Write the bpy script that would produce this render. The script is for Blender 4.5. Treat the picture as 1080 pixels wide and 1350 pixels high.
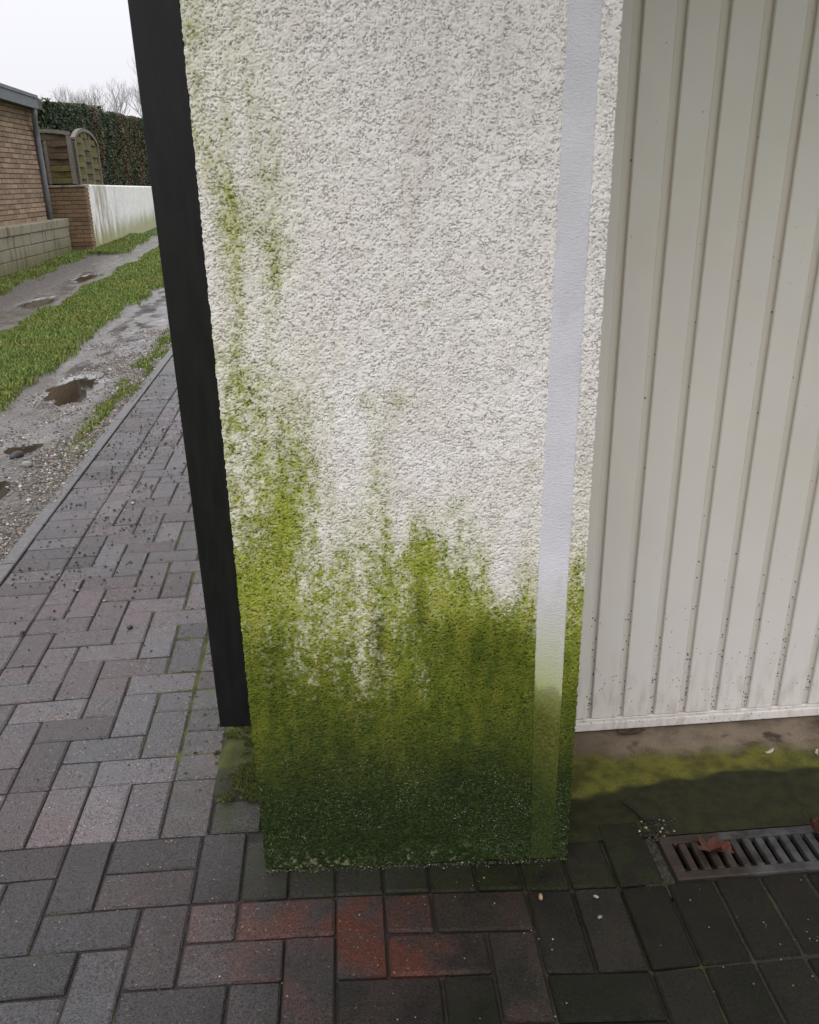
import bpy, math, random
import numpy as np
from mathutils import Matrix, Vector

random.seed(7)
rng = np.random.default_rng(11)
for o in list(bpy.data.objects):
    bpy.data.objects.remove(o)
SC = bpy.context.scene
COL = SC.collection

# ------------------------------------------------------------------ camera
F_PX, PIT, ROLL, YAW = 1165.0, math.radians(22.0), math.radians(0.97), math.radians(4.83)
cam_d = bpy.data.cameras.new('camera')
cam = bpy.data.objects.new('camera', cam_d)
COL.objects.link(cam)
cy, sy, cp, sp = math.cos(YAW), math.sin(YAW), math.cos(PIT), math.sin(PIT)
vF = Vector((sy*cp, cy*cp, -sp)); vR = Vector((cy, -sy, 0)); vD = vF.cross(vR)
vR, vD = math.cos(ROLL)*vR + math.sin(ROLL)*vD, -math.sin(ROLL)*vR + math.cos(ROLL)*vD
m3 = Matrix((vR, -vD, -vF)).transposed()
cam.matrix_world = Matrix.Translation((1.047, -3.037, 1.42)) @ m3.to_4x4()
cam_d.sensor_fit = 'HORIZONTAL'; cam_d.sensor_width = 36.0
cam_d.lens = F_PX/1080*36
cam_d.clip_start = 0.05; cam_d.clip_end = 800
SC.camera = cam

# ------------------------------------------------------------------ sky, sun, exposure
SUN_EL, SUN_AZ = math.radians(58), math.radians(-152)      # azimuth measured from +Y towards +X: behind the camera, left
w = bpy.data.worlds.new('World'); SC.world = w; w.use_nodes = True
nt = w.node_tree; nt.nodes.clear()
def wn(t): return nt.nodes.new(t)
out = wn('ShaderNodeOutputWorld'); bg = wn('ShaderNodeBackground'); bg.inputs['Strength'].default_value = 0.1
sky = wn('ShaderNodeTexSky'); sky.sky_type = 'NISHITA'; sky.sun_disc = False
sky.sun_elevation = SUN_EL; sky.sun_rotation = SUN_AZ % (2*math.pi)
tc = wn('ShaderNodeTexCoord'); sx = wn('ShaderNodeSeparateXYZ'); nt.links.new(tc.outputs['Generated'], sx.inputs[0])
pw = wn('ShaderNodeMapRange'); pw.inputs['From Min'].default_value = 0.0; pw.inputs['From Max'].default_value = 1.0
nt.links.new(sx.outputs['Z'], pw.inputs['Value'])
ramp = wn('ShaderNodeValToRGB')
els = ramp.color_ramp.elements
els[0].position = 0.0; els[0].color = (0.265, 0.265, 0.28, 1)
els[1].position = 1.0; els[1].color = (0.93, 0.93, 0.95, 1)
e = els.new(0.3); e.color = (0.325, 0.325, 0.345, 1)
e = els.new(0.55); e.color = (0.56, 0.56, 0.58, 1)
nt.links.new(pw.outputs[0], ramp.inputs[0])
mul = wn('ShaderNodeMix'); mul.data_type = 'RGBA'; mul.blend_type = 'MULTIPLY'; mul.inputs[0].default_value = 1
nt.links.new(ramp.outputs[0], mul.inputs[6]); mul.inputs[7].default_value = (30, 30, 30, 1)
hsv = wn('ShaderNodeHueSaturation'); hsv.inputs['Saturation'].default_value = 0.35
nt.links.new(sky.outputs[0], hsv.inputs['Color'])
mx = wn('ShaderNodeMix'); mx.data_type = 'RGBA'; mx.inputs[0].default_value = 0.93
nt.links.new(hsv.outputs[0], mx.inputs[6]); nt.links.new(mul.outputs[2], mx.inputs[7])
nt.links.new(mx.outputs[2], bg.inputs['Color']); nt.links.new(bg.outputs[0], out.inputs['Surface'])

sd = bpy.data.lights.new('sun', 'SUN'); sd.energy = 0.8; sd.angle = math.radians(45); sd.color = (1, 0.97, 0.93)
so = bpy.data.objects.new('sun', sd); COL.objects.link(so)
sdir = Vector((math.sin(SUN_AZ)*math.cos(SUN_EL), math.cos(SUN_AZ)*math.cos(SUN_EL), math.sin(SUN_EL)))
so.rotation_euler = (-sdir).to_track_quat('-Z', 'Y').to_euler()
vs = SC.view_settings
SC.display_settings.display_device = 'sRGB'
vs.view_transform = 'Standard'; vs.look = 'None'; vs.gamma = 1; vs.exposure = 0.16; vs.use_curve_mapping = False

# ------------------------------------------------------------------ helpers
def vnoise(x, y, seed=0):
    x = np.asarray(x, float); y = np.asarray(y, float)
    xi = np.floor(x).astype(np.int64); yi = np.floor(y).astype(np.int64)
    fx = x-xi; fy = y-yi
    fx = fx*fx*fx*(fx*(fx*6-15)+10); fy = fy*fy*fy*(fy*(fy*6-15)+10)
    def h(a, b):
        n = (a*374761393 + b*668265263 + seed*2147483647*7 + seed*9176) & 0xffffffff
        n = ((n ^ (n >> 13))*1274126177) & 0xffffffff
        n = ((n ^ (n >> 16))*2246822519) & 0xffffffff
        return ((n ^ (n >> 15)) & 0xffffff)/float(0xffffff)
    a = h(xi, yi); b = h(xi+1, yi); c = h(xi, yi+1); d = h(xi+1, yi+1)
    return (a*(1-fx)+b*fx)*(1-fy) + (c*(1-fx)+d*fx)*fy

def fbm(x, y, oct=4, seed=0, gain=0.5):
    s = 0; a = 1; t = 0
    for i in range(oct):
        s = s + a*vnoise(np.asarray(x)*2**i + 17.3*i, np.asarray(y)*2**i - 9.1*i, seed+i*31)
        t += a; a *= gain
    return s/t

def sstep(a, b, x):
    t = np.clip((np.asarray(x, float)-a)/(b-a), 0, 1)
    return t*t*(3-2*t)

def tag(o, label=None, cat=None, group=None, kind=None):
    if label: o['label'] = label
    if cat: o['category'] = cat
    if group: o['group'] = group
    if kind: o['kind'] = kind
    return o

def empty(name, loc=(0, 0, 0)):
    o = bpy.data.objects.new(name, None); o.empty_display_size = 0.1
    o.location = loc; COL.objects.link(o); return o

def link(name, me, parent=None, loc=(0, 0, 0)):
    o = bpy.data.objects.new(name, me); COL.objects.link(o)
    o.location = loc
    if parent: o.parent = parent
    return o

def np_mesh(name, V, Fc, m=None, smooth=False, col=None):
    V = np.asarray(V, np.float32); Fc = np.asarray(Fc, np.int32)
    me = bpy.data.meshes.new(name)
    k = Fc.shape[1]; n = Fc.shape[0]
    me.vertices.add(len(V)); me.vertices.foreach_set('co', V.ravel())
    me.loops.add(n*k); me.loops.foreach_set('vertex_index', Fc.ravel())
    me.polygons.add(n); me.polygons.foreach_set('loop_start', np.arange(n, dtype=np.int32)*k)
    me.polygons.foreach_set('use_smooth', np.full(n, smooth))
    if col is not None:
        at = me.color_attributes.new('tint', 'FLOAT_COLOR', 'POINT')
        at.data.foreach_set('color', np.asarray(col, np.float32).ravel())
    me.update(calc_edges=True); me.validate()
    if m: me.materials.append(m)
    return me

class MB:
    """collects shapes in world space, links them as one mesh object relative to its parent's base"""
    def __init__(s): s.v = []; s.f = []
    def add(s, v, f):
        b = len(s.v); s.v += [tuple(map(float, p)) for p in v]; s.f += [[b+i for i in q] for q in f]; return s
    def box(s, x0, x1, y0, y1, z0, z1):
        v = [(x0,y0,z0),(x1,y0,z0),(x1,y1,z0),(x0,y1,z0),(x0,y0,z1),(x1,y0,z1),(x1,y1,z1),(x0,y1,z1)]
        return s.add(v, [[0,3,2,1],[4,5,6,7],[0,1,5,4],[1,2,6,5],[2,3,7,6],[3,0,4,7]])
    def prism(s, poly, d):            # poly: list of 3D points, extruded by vector d
        n = len(poly); p2 = [(p[0]+d[0], p[1]+d[1], p[2]+d[2]) for p in poly]
        f = [list(range(n))[::-1], list(range(n, 2*n))] + [[i, (i+1) % n, n+(i+1) % n, n+i] for i in range(n)]
        return s.add(list(poly)+p2, f)
    def tube(s, pts, rad, n=10):
        pts = [Vector(p) for p in pts]; rr = rad if isinstance(rad, (list, tuple)) else [rad]*len(pts)
        rings = []
        for i, p in enumerate(pts):
            t = (pts[min(i+1, len(pts)-1)]-pts[max(i-1, 0)]).normalized()
            a = t.cross(Vector((0.31, 0.9, 0.2))).normalized(); b = t.cross(a)
            rings.append([tuple(p+(a*math.cos(2*math.pi*k/n)+b*math.sin(2*math.pi*k/n))*rr[i]) for k in range(n)])
        v = [q for r in rings for q in r]; f = []
        for i in range(len(pts)-1):
            for k in range(n):
                f.append([i*n+k, i*n+(k+1) % n, (i+1)*n+(k+1) % n, (i+1)*n+k])
        f.append(list(range(n))[::-1]); f.append([(len(pts)-1)*n+k for k in range(n)])
        return s.add(v, f)
    def build(s, name, m, parent=None, smooth=False, bevel=0, loc=(0, 0, 0)):
        off = parent.location if parent else Vector(loc)
        if parent and parent.parent: off = parent['_base'] if '_base' in parent else off
        off = Vector(off)
        me = bpy.data.meshes.new(name)
        me.from_pydata([(x-off[0], y-off[1], z-off[2]) for x, y, z in s.v], [], s.f)
        if smooth: me.polygons.foreach_set('use_smooth', [True]*len(me.polygons))
        me.update()
        if m: me.materials.append(m)
        o = link(name, me, parent, (0, 0, 0) if parent else loc)
        if bevel:
            md = o.modifiers.new('edge', 'BEVEL'); md.width = bevel; md.segments = 2; md.limit_method = 'ANGLE'
        return o

class NT:
    """tiny node-tree writer"""
    def __init__(s, name):
        s.m = bpy.data.materials.new(name); s.m.use_nodes = True; s.t = s.m.node_tree; s.t.nodes.clear()
        s.o = s.n('ShaderNodeOutputMaterial'); s.b = s.n('ShaderNodeBsdfPrincipled')
        s.t.links.new(s.b.outputs[0], s.o.inputs[0]); s.pos = s.n('ShaderNodeNewGeometry').outputs['Position']
    def n(s, t): return s.t.nodes.new(t)
    def put(s, sock, v):
        if isinstance(v, bpy.types.NodeSocket): s.t.links.new(v, sock)
        elif v is not None:
            if isinstance(v, tuple) and len(v) == 3 and sock.type == 'RGBA': v = (*v, 1)
            sock.default_value = v
    def vec(s, scale, src=None):
        n = s.n('ShaderNodeMapping'); s.put(n.inputs[0], src or s.pos); n.inputs['Scale'].default_value = scale; return n.outputs[0]
    def noise(s, scale, detail=4, rough=0.55, v=None, dist=0):
        n = s.n('ShaderNodeTexNoise'); s.put(n.inputs['Vector'], v or s.pos)
        n.inputs['Scale'].default_value = scale; n.inputs['Detail'].default_value = detail
        n.inputs['Roughness'].default_value = rough; n.inputs['Distortion'].default_value = dist; return n.outputs[0]
    def vor(s, scale, v=None, out='Distance', feat='F1'):
        n = s.n('ShaderNodeTexVoronoi'); n.feature = feat; s.put(n.inputs['Vector'], v or s.pos); n.inputs['Scale'].default_value = scale
        return n.outputs[out]
    def step(s, v, a, b, lo=0.0, hi=1.0):
        n = s.n('ShaderNodeMapRange'); n.interpolation_type = 'SMOOTHSTEP'
        s.put(n.inputs['Value'], v)
        for k, x in zip(('From Min', 'From Max', 'To Min', 'To Max'), (a, b, lo, hi)): n.inputs[k].default_value = x
        return n.outputs[0]
    def math(s, op, a, b=0.0, clamp=False):
        n = s.n('ShaderNodeMath'); n.operation = op; n.use_clamp = clamp; s.put(n.inputs[0], a); s.put(n.inputs[1], b); return n.outputs[0]
    def mix(s, f, a, b, mode='MIX'):
        n = s.n('ShaderNodeMix'); n.data_type = 'RGBA'; n.blend_type = mode
        s.put(n.inputs[0], f); s.put(n.inputs[6], a); s.put(n.inputs[7], b); return n.outputs[2]
    def sep(s, v=None):
        n = s.n('ShaderNodeSeparateXYZ'); s.put(n.inputs[0], v or s.pos); return n.outputs
    def rgb(s, v):
        n = s.n('ShaderNodeSeparateColor'); s.put(n.inputs[0], v); return n.outputs
    def attr(s, name='tint'):
        n = s.n('ShaderNodeVertexColor'); n.layer_name = name; return n.outputs[0]
    def objcol(s):
        return s.n('ShaderNodeObjectInfo').outputs['Color']
    def objrand(s):
        return s.n('ShaderNodeObjectInfo').outputs['Random']
    def bump(s, h, strength=0.5, dist=0.002, nrm=None):
        n = s.n('ShaderNodeBump'); n.inputs['Strength'].default_value = strength; n.inputs['Distance'].default_value = dist
        s.put(n.inputs['Height'], h)
        if nrm is not None: s.put(n.inputs['Normal'], nrm)
        return n.outputs[0]
    def done(s, col=None, rough=0.6, spec=0.5, normal=None, metal=0.0):
        s.put(s.b.inputs['Base Color'], col); s.put(s.b.inputs['Roughness'], rough)
        s.put(s.b.inputs['Specular IOR Level'], spec); s.put(s.b.inputs['Metallic'], metal)
        if normal is not None: s.put(s.b.inputs['Normal'], normal)
        return s.m

# ------------------------------------------------------------------ materials
def mat_plaster():
    t = NT('roughcast_plaster')
    c = t.rgb(t.attr()); moss, dark, pit = c[0], c[1], c[2]
    fine = t.noise(900, 3, 0.6); big = t.noise(7, 4)
    white = t.mix(t.step(big, 0.35, 0.7), (0.775, 0.715, 0.70), (0.83, 0.780, 0.772))
    white = t.mix(t.math('MULTIPLY', pit, 0.56), white, (0.17, 0.158, 0.14))  # crevices darkened in colour: grime plus painted shade beneath the grains
    va = t.n('ShaderNodeVertexColor'); va.layer_name = 'tint'; wash = va.outputs[1]
    white = t.mix(t.math('MULTIPLY', wash, 0.75), white, (0.50, 0.485, 0.24))
    white = t.mix(t.math('MULTIPLY', t.step(t.noise(5, 4, 0.6, t.vec((2.5, 2.5, 0.6))), 0.52, 0.72), 0.22), white, (0.42, 0.36, 0.30))
    n1 = t.noise(160, 3, 0.6); n2 = t.noise(14, 4, 0.6, t.vec((3, 3, 0.8)))
    pale = t.mix(t.step(n2, 0.35, 0.65), (0.37, 0.385, 0.065), (0.255, 0.30, 0.032))
    olive = t.mix(t.step(n2, 0.3, 0.7), (0.135, 0.148, 0.016), (0.068, 0.096, 0.009))
    deep = t.mix(t.step(n1, 0.35, 0.7), (0.008, 0.017, 0.003), (0.030, 0.048, 0.008))
    g = t.mix(t.step(dark, 0.05, 0.55), pale, olive)
    g = t.mix(t.step(dark, 0.5, 1.0), g, deep)
    g = t.mix(t.math('MULTIPLY', pit, 0.80), g, (0.012, 0.016, 0.003))  # same crevice grime and shade painted into the algae
    gv = t.step(t.noise(240, 3, 0.65), 0.3, 0.7)
    g = t.mix(t.math('MULTIPLY', gv, 0.50), g, t.mix(0.60, g, (0.0, 0.0, 0.0)))
    tip_glint = t.math('MULTIPLY', t.step(t.noise(300, 3, 0.6), 0.60, 0.68), t.step(dark, 0.5, 1.0))  # pale grain tips on the dark algae, wet glints painted as colour
    tip_glint = t.math('MULTIPLY', tip_glint, t.step(t.noise(9, 3), 0.38, 0.62))
    g = t.mix(t.math('MULTIPLY', tip_glint, 0.8), g, (0.30, 0.33, 0.20))
    col = t.mix(moss, white, g)
    nb = t.bump(fine, 0.35, 0.0012)
    rough = t.step(dark, 0.4, 1.0, 0.9, 0.75)
    return t.done(col, rough, 0.18, nb)

def mat_plaster_plain():
    t = NT('plaster_body')
    v = t.vor(130); n = t.noise(240, 3)
    h = t.math('ADD', v, n)
    col = t.mix(t.step(t.noise(4, 3), 0.35, 0.7), (0.72, 0.70, 0.68), (0.79, 0.775, 0.765))
    z = t.sep()[2]
    f = t.math('ADD', z, t.math('MULTIPLY', t.noise(6, 4), -0.5))
    col = t.mix(t.step(f, 0.25, 0.0), col, (0.10, 0.13, 0.015))
    return t.done(col, 0.85, 0.3, t.bump(h, 0.8, 0.004))

def mat_band():
    t = NT('smooth_band_paint')
    c = t.rgb(t.attr()); moss, dark = c[0], c[1]
    base = t.mix(t.step(t.noise(10, 4), 0.3, 0.7), (0.60, 0.575, 0.625), (0.66, 0.635, 0.685))
    pale = (0.34, 0.36, 0.13)
    g = t.mix(t.step(dark, 0.1, 0.6), pale, t.mix(t.step(t.noise(170, 4, 0.7), 0.35, 0.65), (0.055, 0.06, 0.008), (0.12, 0.125, 0.02)))
    g = t.mix(t.step(dark, 0.5, 1.0), g, t.mix(t.step(t.noise(200, 3), 0.4, 0.6), (0.013, 0.024, 0.004), (0.035, 0.05, 0.010)))
    nz = t.noise(180, 5, 0.6, t.vec((1, 1, 2.2)))
    return t.done(t.mix(moss, t.mix(t.math('MULTIPLY', t.step(t.noise(30, 5, 0.65, t.vec((1, 1, 0.5))), 0.55, 0.75), 0.22), base, (0.36, 0.33, 0.31)), g), 0.8, 0.2, t.bump(nz, 0.6, 0.003))

def mat_paver(name='wet_concrete_paver'):
    t = NT(name)
    oc = t.rgb(t.objcol()); red, dk, gr = oc[0], oc[1], oc[2]
    rnd = t.objrand(); p = t.sep()
    blot = t.step(t.noise(9, 3, 0.5, dist=0.4), 0.32, 0.62)
    grain = t.noise(330, 4, 0.65)
    grey = t.mix(t.step(grain, 0.3, 0.7), (0.060, 0.059, 0.064), (0.190, 0.185, 0.197))
    grey = t.mix(t.math('MULTIPLY', t.step(t.noise(1.7, 3), 0.36, 0.6), 0.68), grey, t.mix(t.step(grain, 0.3, 0.7), (0.086, 0.063, 0.069), (0.215, 0.168, 0.178)))
    grey = t.mix(t.math('MULTIPLY', rnd, 0.35), grey, (0.022, 0.022, 0.022))
    redc = t.mix(t.step(grain, 0.3, 0.7), (0.075, 0.013, 0.006), (0.21, 0.046, 0.016))
    col = t.mix(t.math('MULTIPLY', red, blot), grey, redc)
    # aggregate grains
    vc = t.rgb(t.vor(150, out='Color')); vd = t.vor(150)
    spk = t.math('MULTIPLY', t.step(vc[0], 0.90, 0.93), t.step(vd, 0.42, 0.25))
    scol = t.mix(vc[1], (0.42, 0.36, 0.27), (0.22, 0.20, 0.18))
    col = t.mix(t.math('MULTIPLY', spk, 0.75), col, scol)
    vc2 = t.rgb(t.vor(320, out='Color'))
    col = t.mix(t.math('MULTIPLY', t.step(vc2[0], 0.80, 0.86), 0.55), col, (0.02, 0.019, 0.018))
    # zone in front of the garage: wet algae stain plus painted shade and vignette
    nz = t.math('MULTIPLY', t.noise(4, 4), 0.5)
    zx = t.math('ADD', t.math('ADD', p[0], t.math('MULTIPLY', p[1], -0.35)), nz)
    stain_shade = t.step(zx, 1.25, 2.10)
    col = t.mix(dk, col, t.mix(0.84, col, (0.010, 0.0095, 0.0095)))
    dark = t.math('MULTIPLY', stain_shade, t.math('SUBTRACT', 0.95, t.math('MULTIPLY', t.math('MULTIPLY', red, blot), 0.45)))
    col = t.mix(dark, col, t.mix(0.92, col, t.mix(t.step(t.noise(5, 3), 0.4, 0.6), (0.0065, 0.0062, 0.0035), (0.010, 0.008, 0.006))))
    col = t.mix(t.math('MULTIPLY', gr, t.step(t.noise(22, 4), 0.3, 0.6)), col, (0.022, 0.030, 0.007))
    h = t.math('ADD', t.math('MULTIPLY', grain, 0.7), t.math('MULTIPLY', t.noise(800, 2, 0.6), 0.6))
    pit = t.step(t.noise(170, 3, 0.6), 0.34, 0.46)
    h = t.math('ADD', h, t.math('MULTIPLY', pit, 0.5))
    wet = t.step(t.noise(6, 4, 0.6), 0.35, 0.65)
    rough = t.math('ADD', t.math('MULTIPLY', wet, -0.16), t.math('ADD', 0.31, t.math('MULTIPLY', grain, 0.16)))
    return t.done(col, rough, t.math('ADD', 0.5, t.math('MULTIPLY', dark, -0.42)), t.bump(h, 1.0, 0.0025))

def mat_bed():
    t = NT('joint_soil')
    c = t.rgb(t.attr()); moss = c[0]
    n = t.noise(300, 4, 0.7); b = t.noise(20, 4)
    soil = t.mix(t.step(n, 0.3, 0.7), (0.007, 0.006, 0.005), (0.036, 0.030, 0.024))
    gm = t.mix(t.step(b, 0.35, 0.65), (0.028, 0.036, 0.005), (0.070, 0.078, 0.010))
    return t.done(t.mix(moss, soil, gm), 0.8, 0.3, t.bump(n, 0.8, 0.003))

def mat_lane():
    t = NT('wet_gravel_lane')
    c = t.rgb(t.attr()); mud, earth = c[0], c[1]
    vc = t.rgb(t.vor(75, out='Color')); n = t.noise(160, 5, 0.65); b = t.noise(3.5, 5, 0.6)
    st = t.mix(vc[0], (0.024, 0.021, 0.020), (0.15, 0.130, 0.115))
    g = t.mix(t.step(n, 0.35, 0.65), st, t.mix(0.5, st, (0.05, 0.045, 0.042)))
    m = t.mix(t.step(b, 0.35, 0.65), (0.085, 0.077, 0.077), (0.15, 0.138, 0.138))
    col = t.mix(mud, g, m)
    col = t.mix(earth, col, (0.035, 0.042, 0.012))
    rough = t.math('ADD', t.math('MULTIPLY', mud, -0.40), t.step(b, 0.3, 0.7, 0.44, 0.54))
    h = t.math('ADD', t.math('MULTIPLY', t.vor(75), 0.8), n)
    nm = t.n('ShaderNodeBump'); nm.inputs['Distance'].default_value = 0.006
    t.put(nm.inputs['Strength'], t.math('SUBTRACT', 0.8, t.math('MULTIPLY', mud, 0.79))); t.put(nm.inputs['Height'], h)
    return t.done(col, rough, t.math('ADD', 0.5, t.math('MULTIPLY', mud, 0.7)), nm.outputs[0])

def mat_tint(name, rough=0.7, spec=0.35, noise=0, dist=0.002, transl=False):
    t = NT(name); a = t.attr()
    nb = t.bump(t.noise(noise, 4), 0.6, dist) if noise else None
    return t.done(a, rough, spec, nb)

def mat_simple(name, c0, c1, scale, rough=0.6, spec=0.4, bump=0.4, dist=0.002, stretch=(1, 1, 1), metal=0.0, byobj=0.0):
    t = NT(name); n = t.noise(scale, 5, 0.6, t.vec(stretch))
    col = t.mix(t.step(n, 0.3, 0.7), c0, c1)
    if byobj:
        col = t.mix(byobj, col, t.mix(t.objrand(), tuple(x*0.45 for x in c0), tuple(min(1, x*1.5) for x in c1)))
    return t.done(col, rough, spec, t.bump(n, bump, dist) if bump else None, metal)

def mat_door():
    t = NT('garage_door_enamel')
    p = t.sep()
    base = t.mix(t.step(t.noise(2.5, 3), 0.35, 0.65), (0.655, 0.60, 0.545), (0.695, 0.645, 0.595))
    low = t.step(p[2], 0.9, 0.0)
    base = t.mix(t.math('MULTIPLY', low, 0.5), base, (0.69, 0.655, 0.63))
    vc = t.rgb(t.vor(170, out='Color')); vd = t.vor(170)
    near = t.step(p[2], 0.42, 0.02)
    dens = t.math('MULTIPLY', near, t.step(t.noise(14, 4), 0.35, 0.7))
    s = t.math('MULTIPLY', t.step(t.math('ADD', vc[0], t.math('MULTIPLY', dens, 0.13)), 0.994, 1.004), t.step(vd, 0.40, 0.22))
    col = t.mix(t.math('MULTIPLY', s, 0.85), base, (0.04, 0.035, 0.03))
    film = t.math('MULTIPLY', t.step(p[2], 0.30, 0.0), t.step(t.noise(60, 4, 0.6, t.vec((1, 1, 0.25))), 0.40, 0.75))
    col = t.mix(t.math('MULTIPLY', film, 0.45), col, (0.30, 0.265, 0.22))
    return t.done(col, 0.42, 0.4, t.bump(t.math('ADD', t.math('MULTIPLY', t.noise(500, 2), 0.05), t.math('MULTIPLY', t.noise(6, 3), 1.5)), 0.25, 0.004))

def mat_groove():
    t = NT('garage_door_groove')
    p = t.sep()
    vc = t.rgb(t.vor(150, out='Color')); vd = t.vor(150)
    base = t.mix(t.step(p[2], 0.0, 1.2), (0.66, 0.62, 0.57), (0.68, 0.62, 0.54))
    near = t.step(p[2], 0.55, 0.0)
    s = t.math('MULTIPLY', t.step(t.math('ADD', vc[0], t.math('MULTIPLY', near, 0.30)), 0.98, 1.0), t.step(vd, 0.45, 0.3))
    col = t.mix(t.math('MULTIPLY', s, 0.9), base, (0.03, 0.026, 0.022))
    return t.done(col, 0.5, 0.35)

def mat_apron():
    t = NT('algae_stained_concrete')
    p = t.sep()
    n = t.noise(7, 5, 0.6); fine = t.noise(260, 4, 0.65); n2 = t.noise(3.2, 3, 0.5)
    bare = t.mix(t.step(n, 0.35, 0.65), (0.10, 0.072, 0.052), (0.235, 0.185, 0.135))
    bare = t.mix(t.step(t.noise(11, 3), 0.58, 0.70), bare, (0.062, 0.046, 0.036))
    bare = t.mix(t.step(p[0], 1.85, 1.6), bare, t.mix(0.6, bare, (0.085, 0.055, 0.038)))
    # y with noise: bare near the door, green in the middle, wet dark algae towards the drain
    yy = t.math('ADD', p[1], t.math('MULTIPLY', t.math('SUBTRACT', n, 0.5), 0.14))
    yg = t.math('ADD', yy, t.math('MULTIPLY', p[0], 0.035))
    green = t.mix(t.step(t.noise(16, 4), 0.35, 0.65), (0.060, 0.058, 0.013), (0.135, 0.132, 0.022))
    col = t.mix(t.step(yg, -1.135, -1.215), bare, green)
    wv = t.math('MULTIPLY', t.math('SUBTRACT', n2, 0.5), 0.20)
    yd = t.math('ADD', t.math('ADD', p[1], wv), t.step(p[0], 1.72, 1.58, 0.0, 0.055))
    wetm = t.step(yd, -1.325, -1.345)
    dk = t.mix(t.step(t.noise(30, 4), 0.35, 0.65), (0.012, 0.0135, 0.004), (0.023, 0.024, 0.007))
    dk = t.mix(t.step(t.noise(9, 3), 0.62, 0.7), dk, (0.045, 0.055, 0.010))
    col = t.mix(wetm, col, dk)
    col = t.mix(t.math('MULTIPLY', t.step(fine, 0.46, 0.66), 0.55), col, t.mix(0.6, col, (0.014, 0.013, 0.009)))
    rough = t.math('SUBTRACT', 0.8, t.math('MULTIPLY', wetm, 0.2))
    return t.done(col, rough, 0.22, t.bump(t.math('ADD', fine, t.math('MULTIPLY', t.noise(60, 4), 1.2)), 0.8, 0.003))

M_PL, M_PLB, M_BAND, M_PAV, M_BED, M_LANE = mat_plaster(), mat_plaster_plain(), mat_band(), mat_paver(), mat_bed(), mat_lane()
M_DOOR, M_GROOVE, M_APRON = mat_door(), mat_groove(), mat_apron()
M_POST = mat_simple('black_painted_metal', (0.005, 0.005, 0.0055), (0.011, 0.0105, 0.011), 60, 0.42, 0.3, 0.3, 0.001, (1, 1, 0.15))
M_STONE = mat_tint('loose_stone', 0.55, 0.4, 300)
M_LEAFY = mat_tint('leafy_green', 0.6, 0.35)
M_BARK = mat_simple('bark', (0.19, 0.175, 0.17), (0.28, 0.26, 0.255), 30, 0.8, 0.2, 0.3)
M_IRON = None
def mat_iron():
    t = NT('rusty_cast_iron'); p = t.sep()
    n = t.noise(25, 5, 0.6); f = t.noise(300, 4)
    rust = t.mix(t.step(n, 0.35, 0.65), (0.015, 0.010, 0.008), (0.032, 0.020, 0.014))
    iron = t.mix(t.step(n, 0.35, 0.65), (0.022, 0.021, 0.022), (0.055, 0.053, 0.053))
    k = t.step(t.math('ADD', p[0], t.math('MULTIPLY', t.math('SUBTRACT', n, 0.5), 0.25)), 1.84, 1.94)
    return t.done(t.mix(k, rust, iron), 0.55, 0.4, t.bump(f, 0.5, 0.0015))
M_IRON = mat_iron()
M_DARK = mat_simple('channel_sludge', (0.006, 0.005, 0.004), (0.016, 0.012, 0.008), 60, 0.6, 0.3, 0.5)
M_BRICK = mat_simple('buff_brick', (0.19, 0.128, 0.088), (0.285, 0.205, 0.145), 30, 0.85, 0.2, 0.4, 0.003, byobj=0.35)
M_MORTAR = mat_simple('mortar', (0.13, 0.10, 0.075), (0.19, 0.155, 0.12), 40, 0.9, 0.1, 0.4, 0.003)
M_BRICKD = mat_simple('brown_brick', (0.13, 0.085, 0.05), (0.21, 0.14, 0.085), 30, 0.85, 0.2, 0.4, 0.003, byobj=0.35)
def mat_block():
    t = NT('mossy_concrete_block'); p = t.sep()
    n = t.noise(5, 5, 0.6); f = t.noise(50, 4); s = t.noise(6, 4, 0.6, t.vec((1, 1.6, 0.25)))
    c = t.mix(t.step(f, 0.3, 0.7), (0.17, 0.148, 0.108), (0.27, 0.24, 0.185))
    c = t.mix(t.math('MULTIPLY', t.objrand(), 0.35), c, (0.22, 0.21, 0.13))
    c = t.mix(t.math('MULTIPLY', t.step(s, 0.50, 0.68), 0.7), c, (0.06, 0.05, 0.038))
    c = t.mix(t.math('MULTIPLY', t.step(t.math('ADD', p[2], t.math('MULTIPLY', n, -0.35)), 0.2, -0.15), 0.75), c, (0.10, 0.105, 0.035))
    return t.done(c, 0.85, 0.2, t.bump(f, 0.5, 0.004))
M_BLOCK = mat_block()
def mat_white_wall():
    t = NT('stained_white_render'); p = t.sep()
    s = t.noise(3.0, 5, 0.65, t.vec((1, 1.3, 0.3))); n = t.noise(12, 4)
    c = t.mix(t.step(n, 0.3, 0.7), (0.62, 0.61, 0.60), (0.74, 0.73, 0.72))
    near = t.step(p[1], 16.2, 13.0)
    c = t.mix(t.math('MULTIPLY', t.step(s, 0.40, 0.62), t.math('MULTIPLY', near, 0.85)), c, (0.22, 0.19, 0.12))
    low = t.step(t.math('ADD', p[2], t.math('MULTIPLY', s, -0.7)), 0.1, -0.25)
    c = t.mix(t.math('MULTIPLY', low, 0.8), c, (0.26, 0.26, 0.10))
    return t.done(c, 0.85, 0.2, t.bump(n, 0.3, 0.004))
M_WWALL = mat_white_wall()
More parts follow.
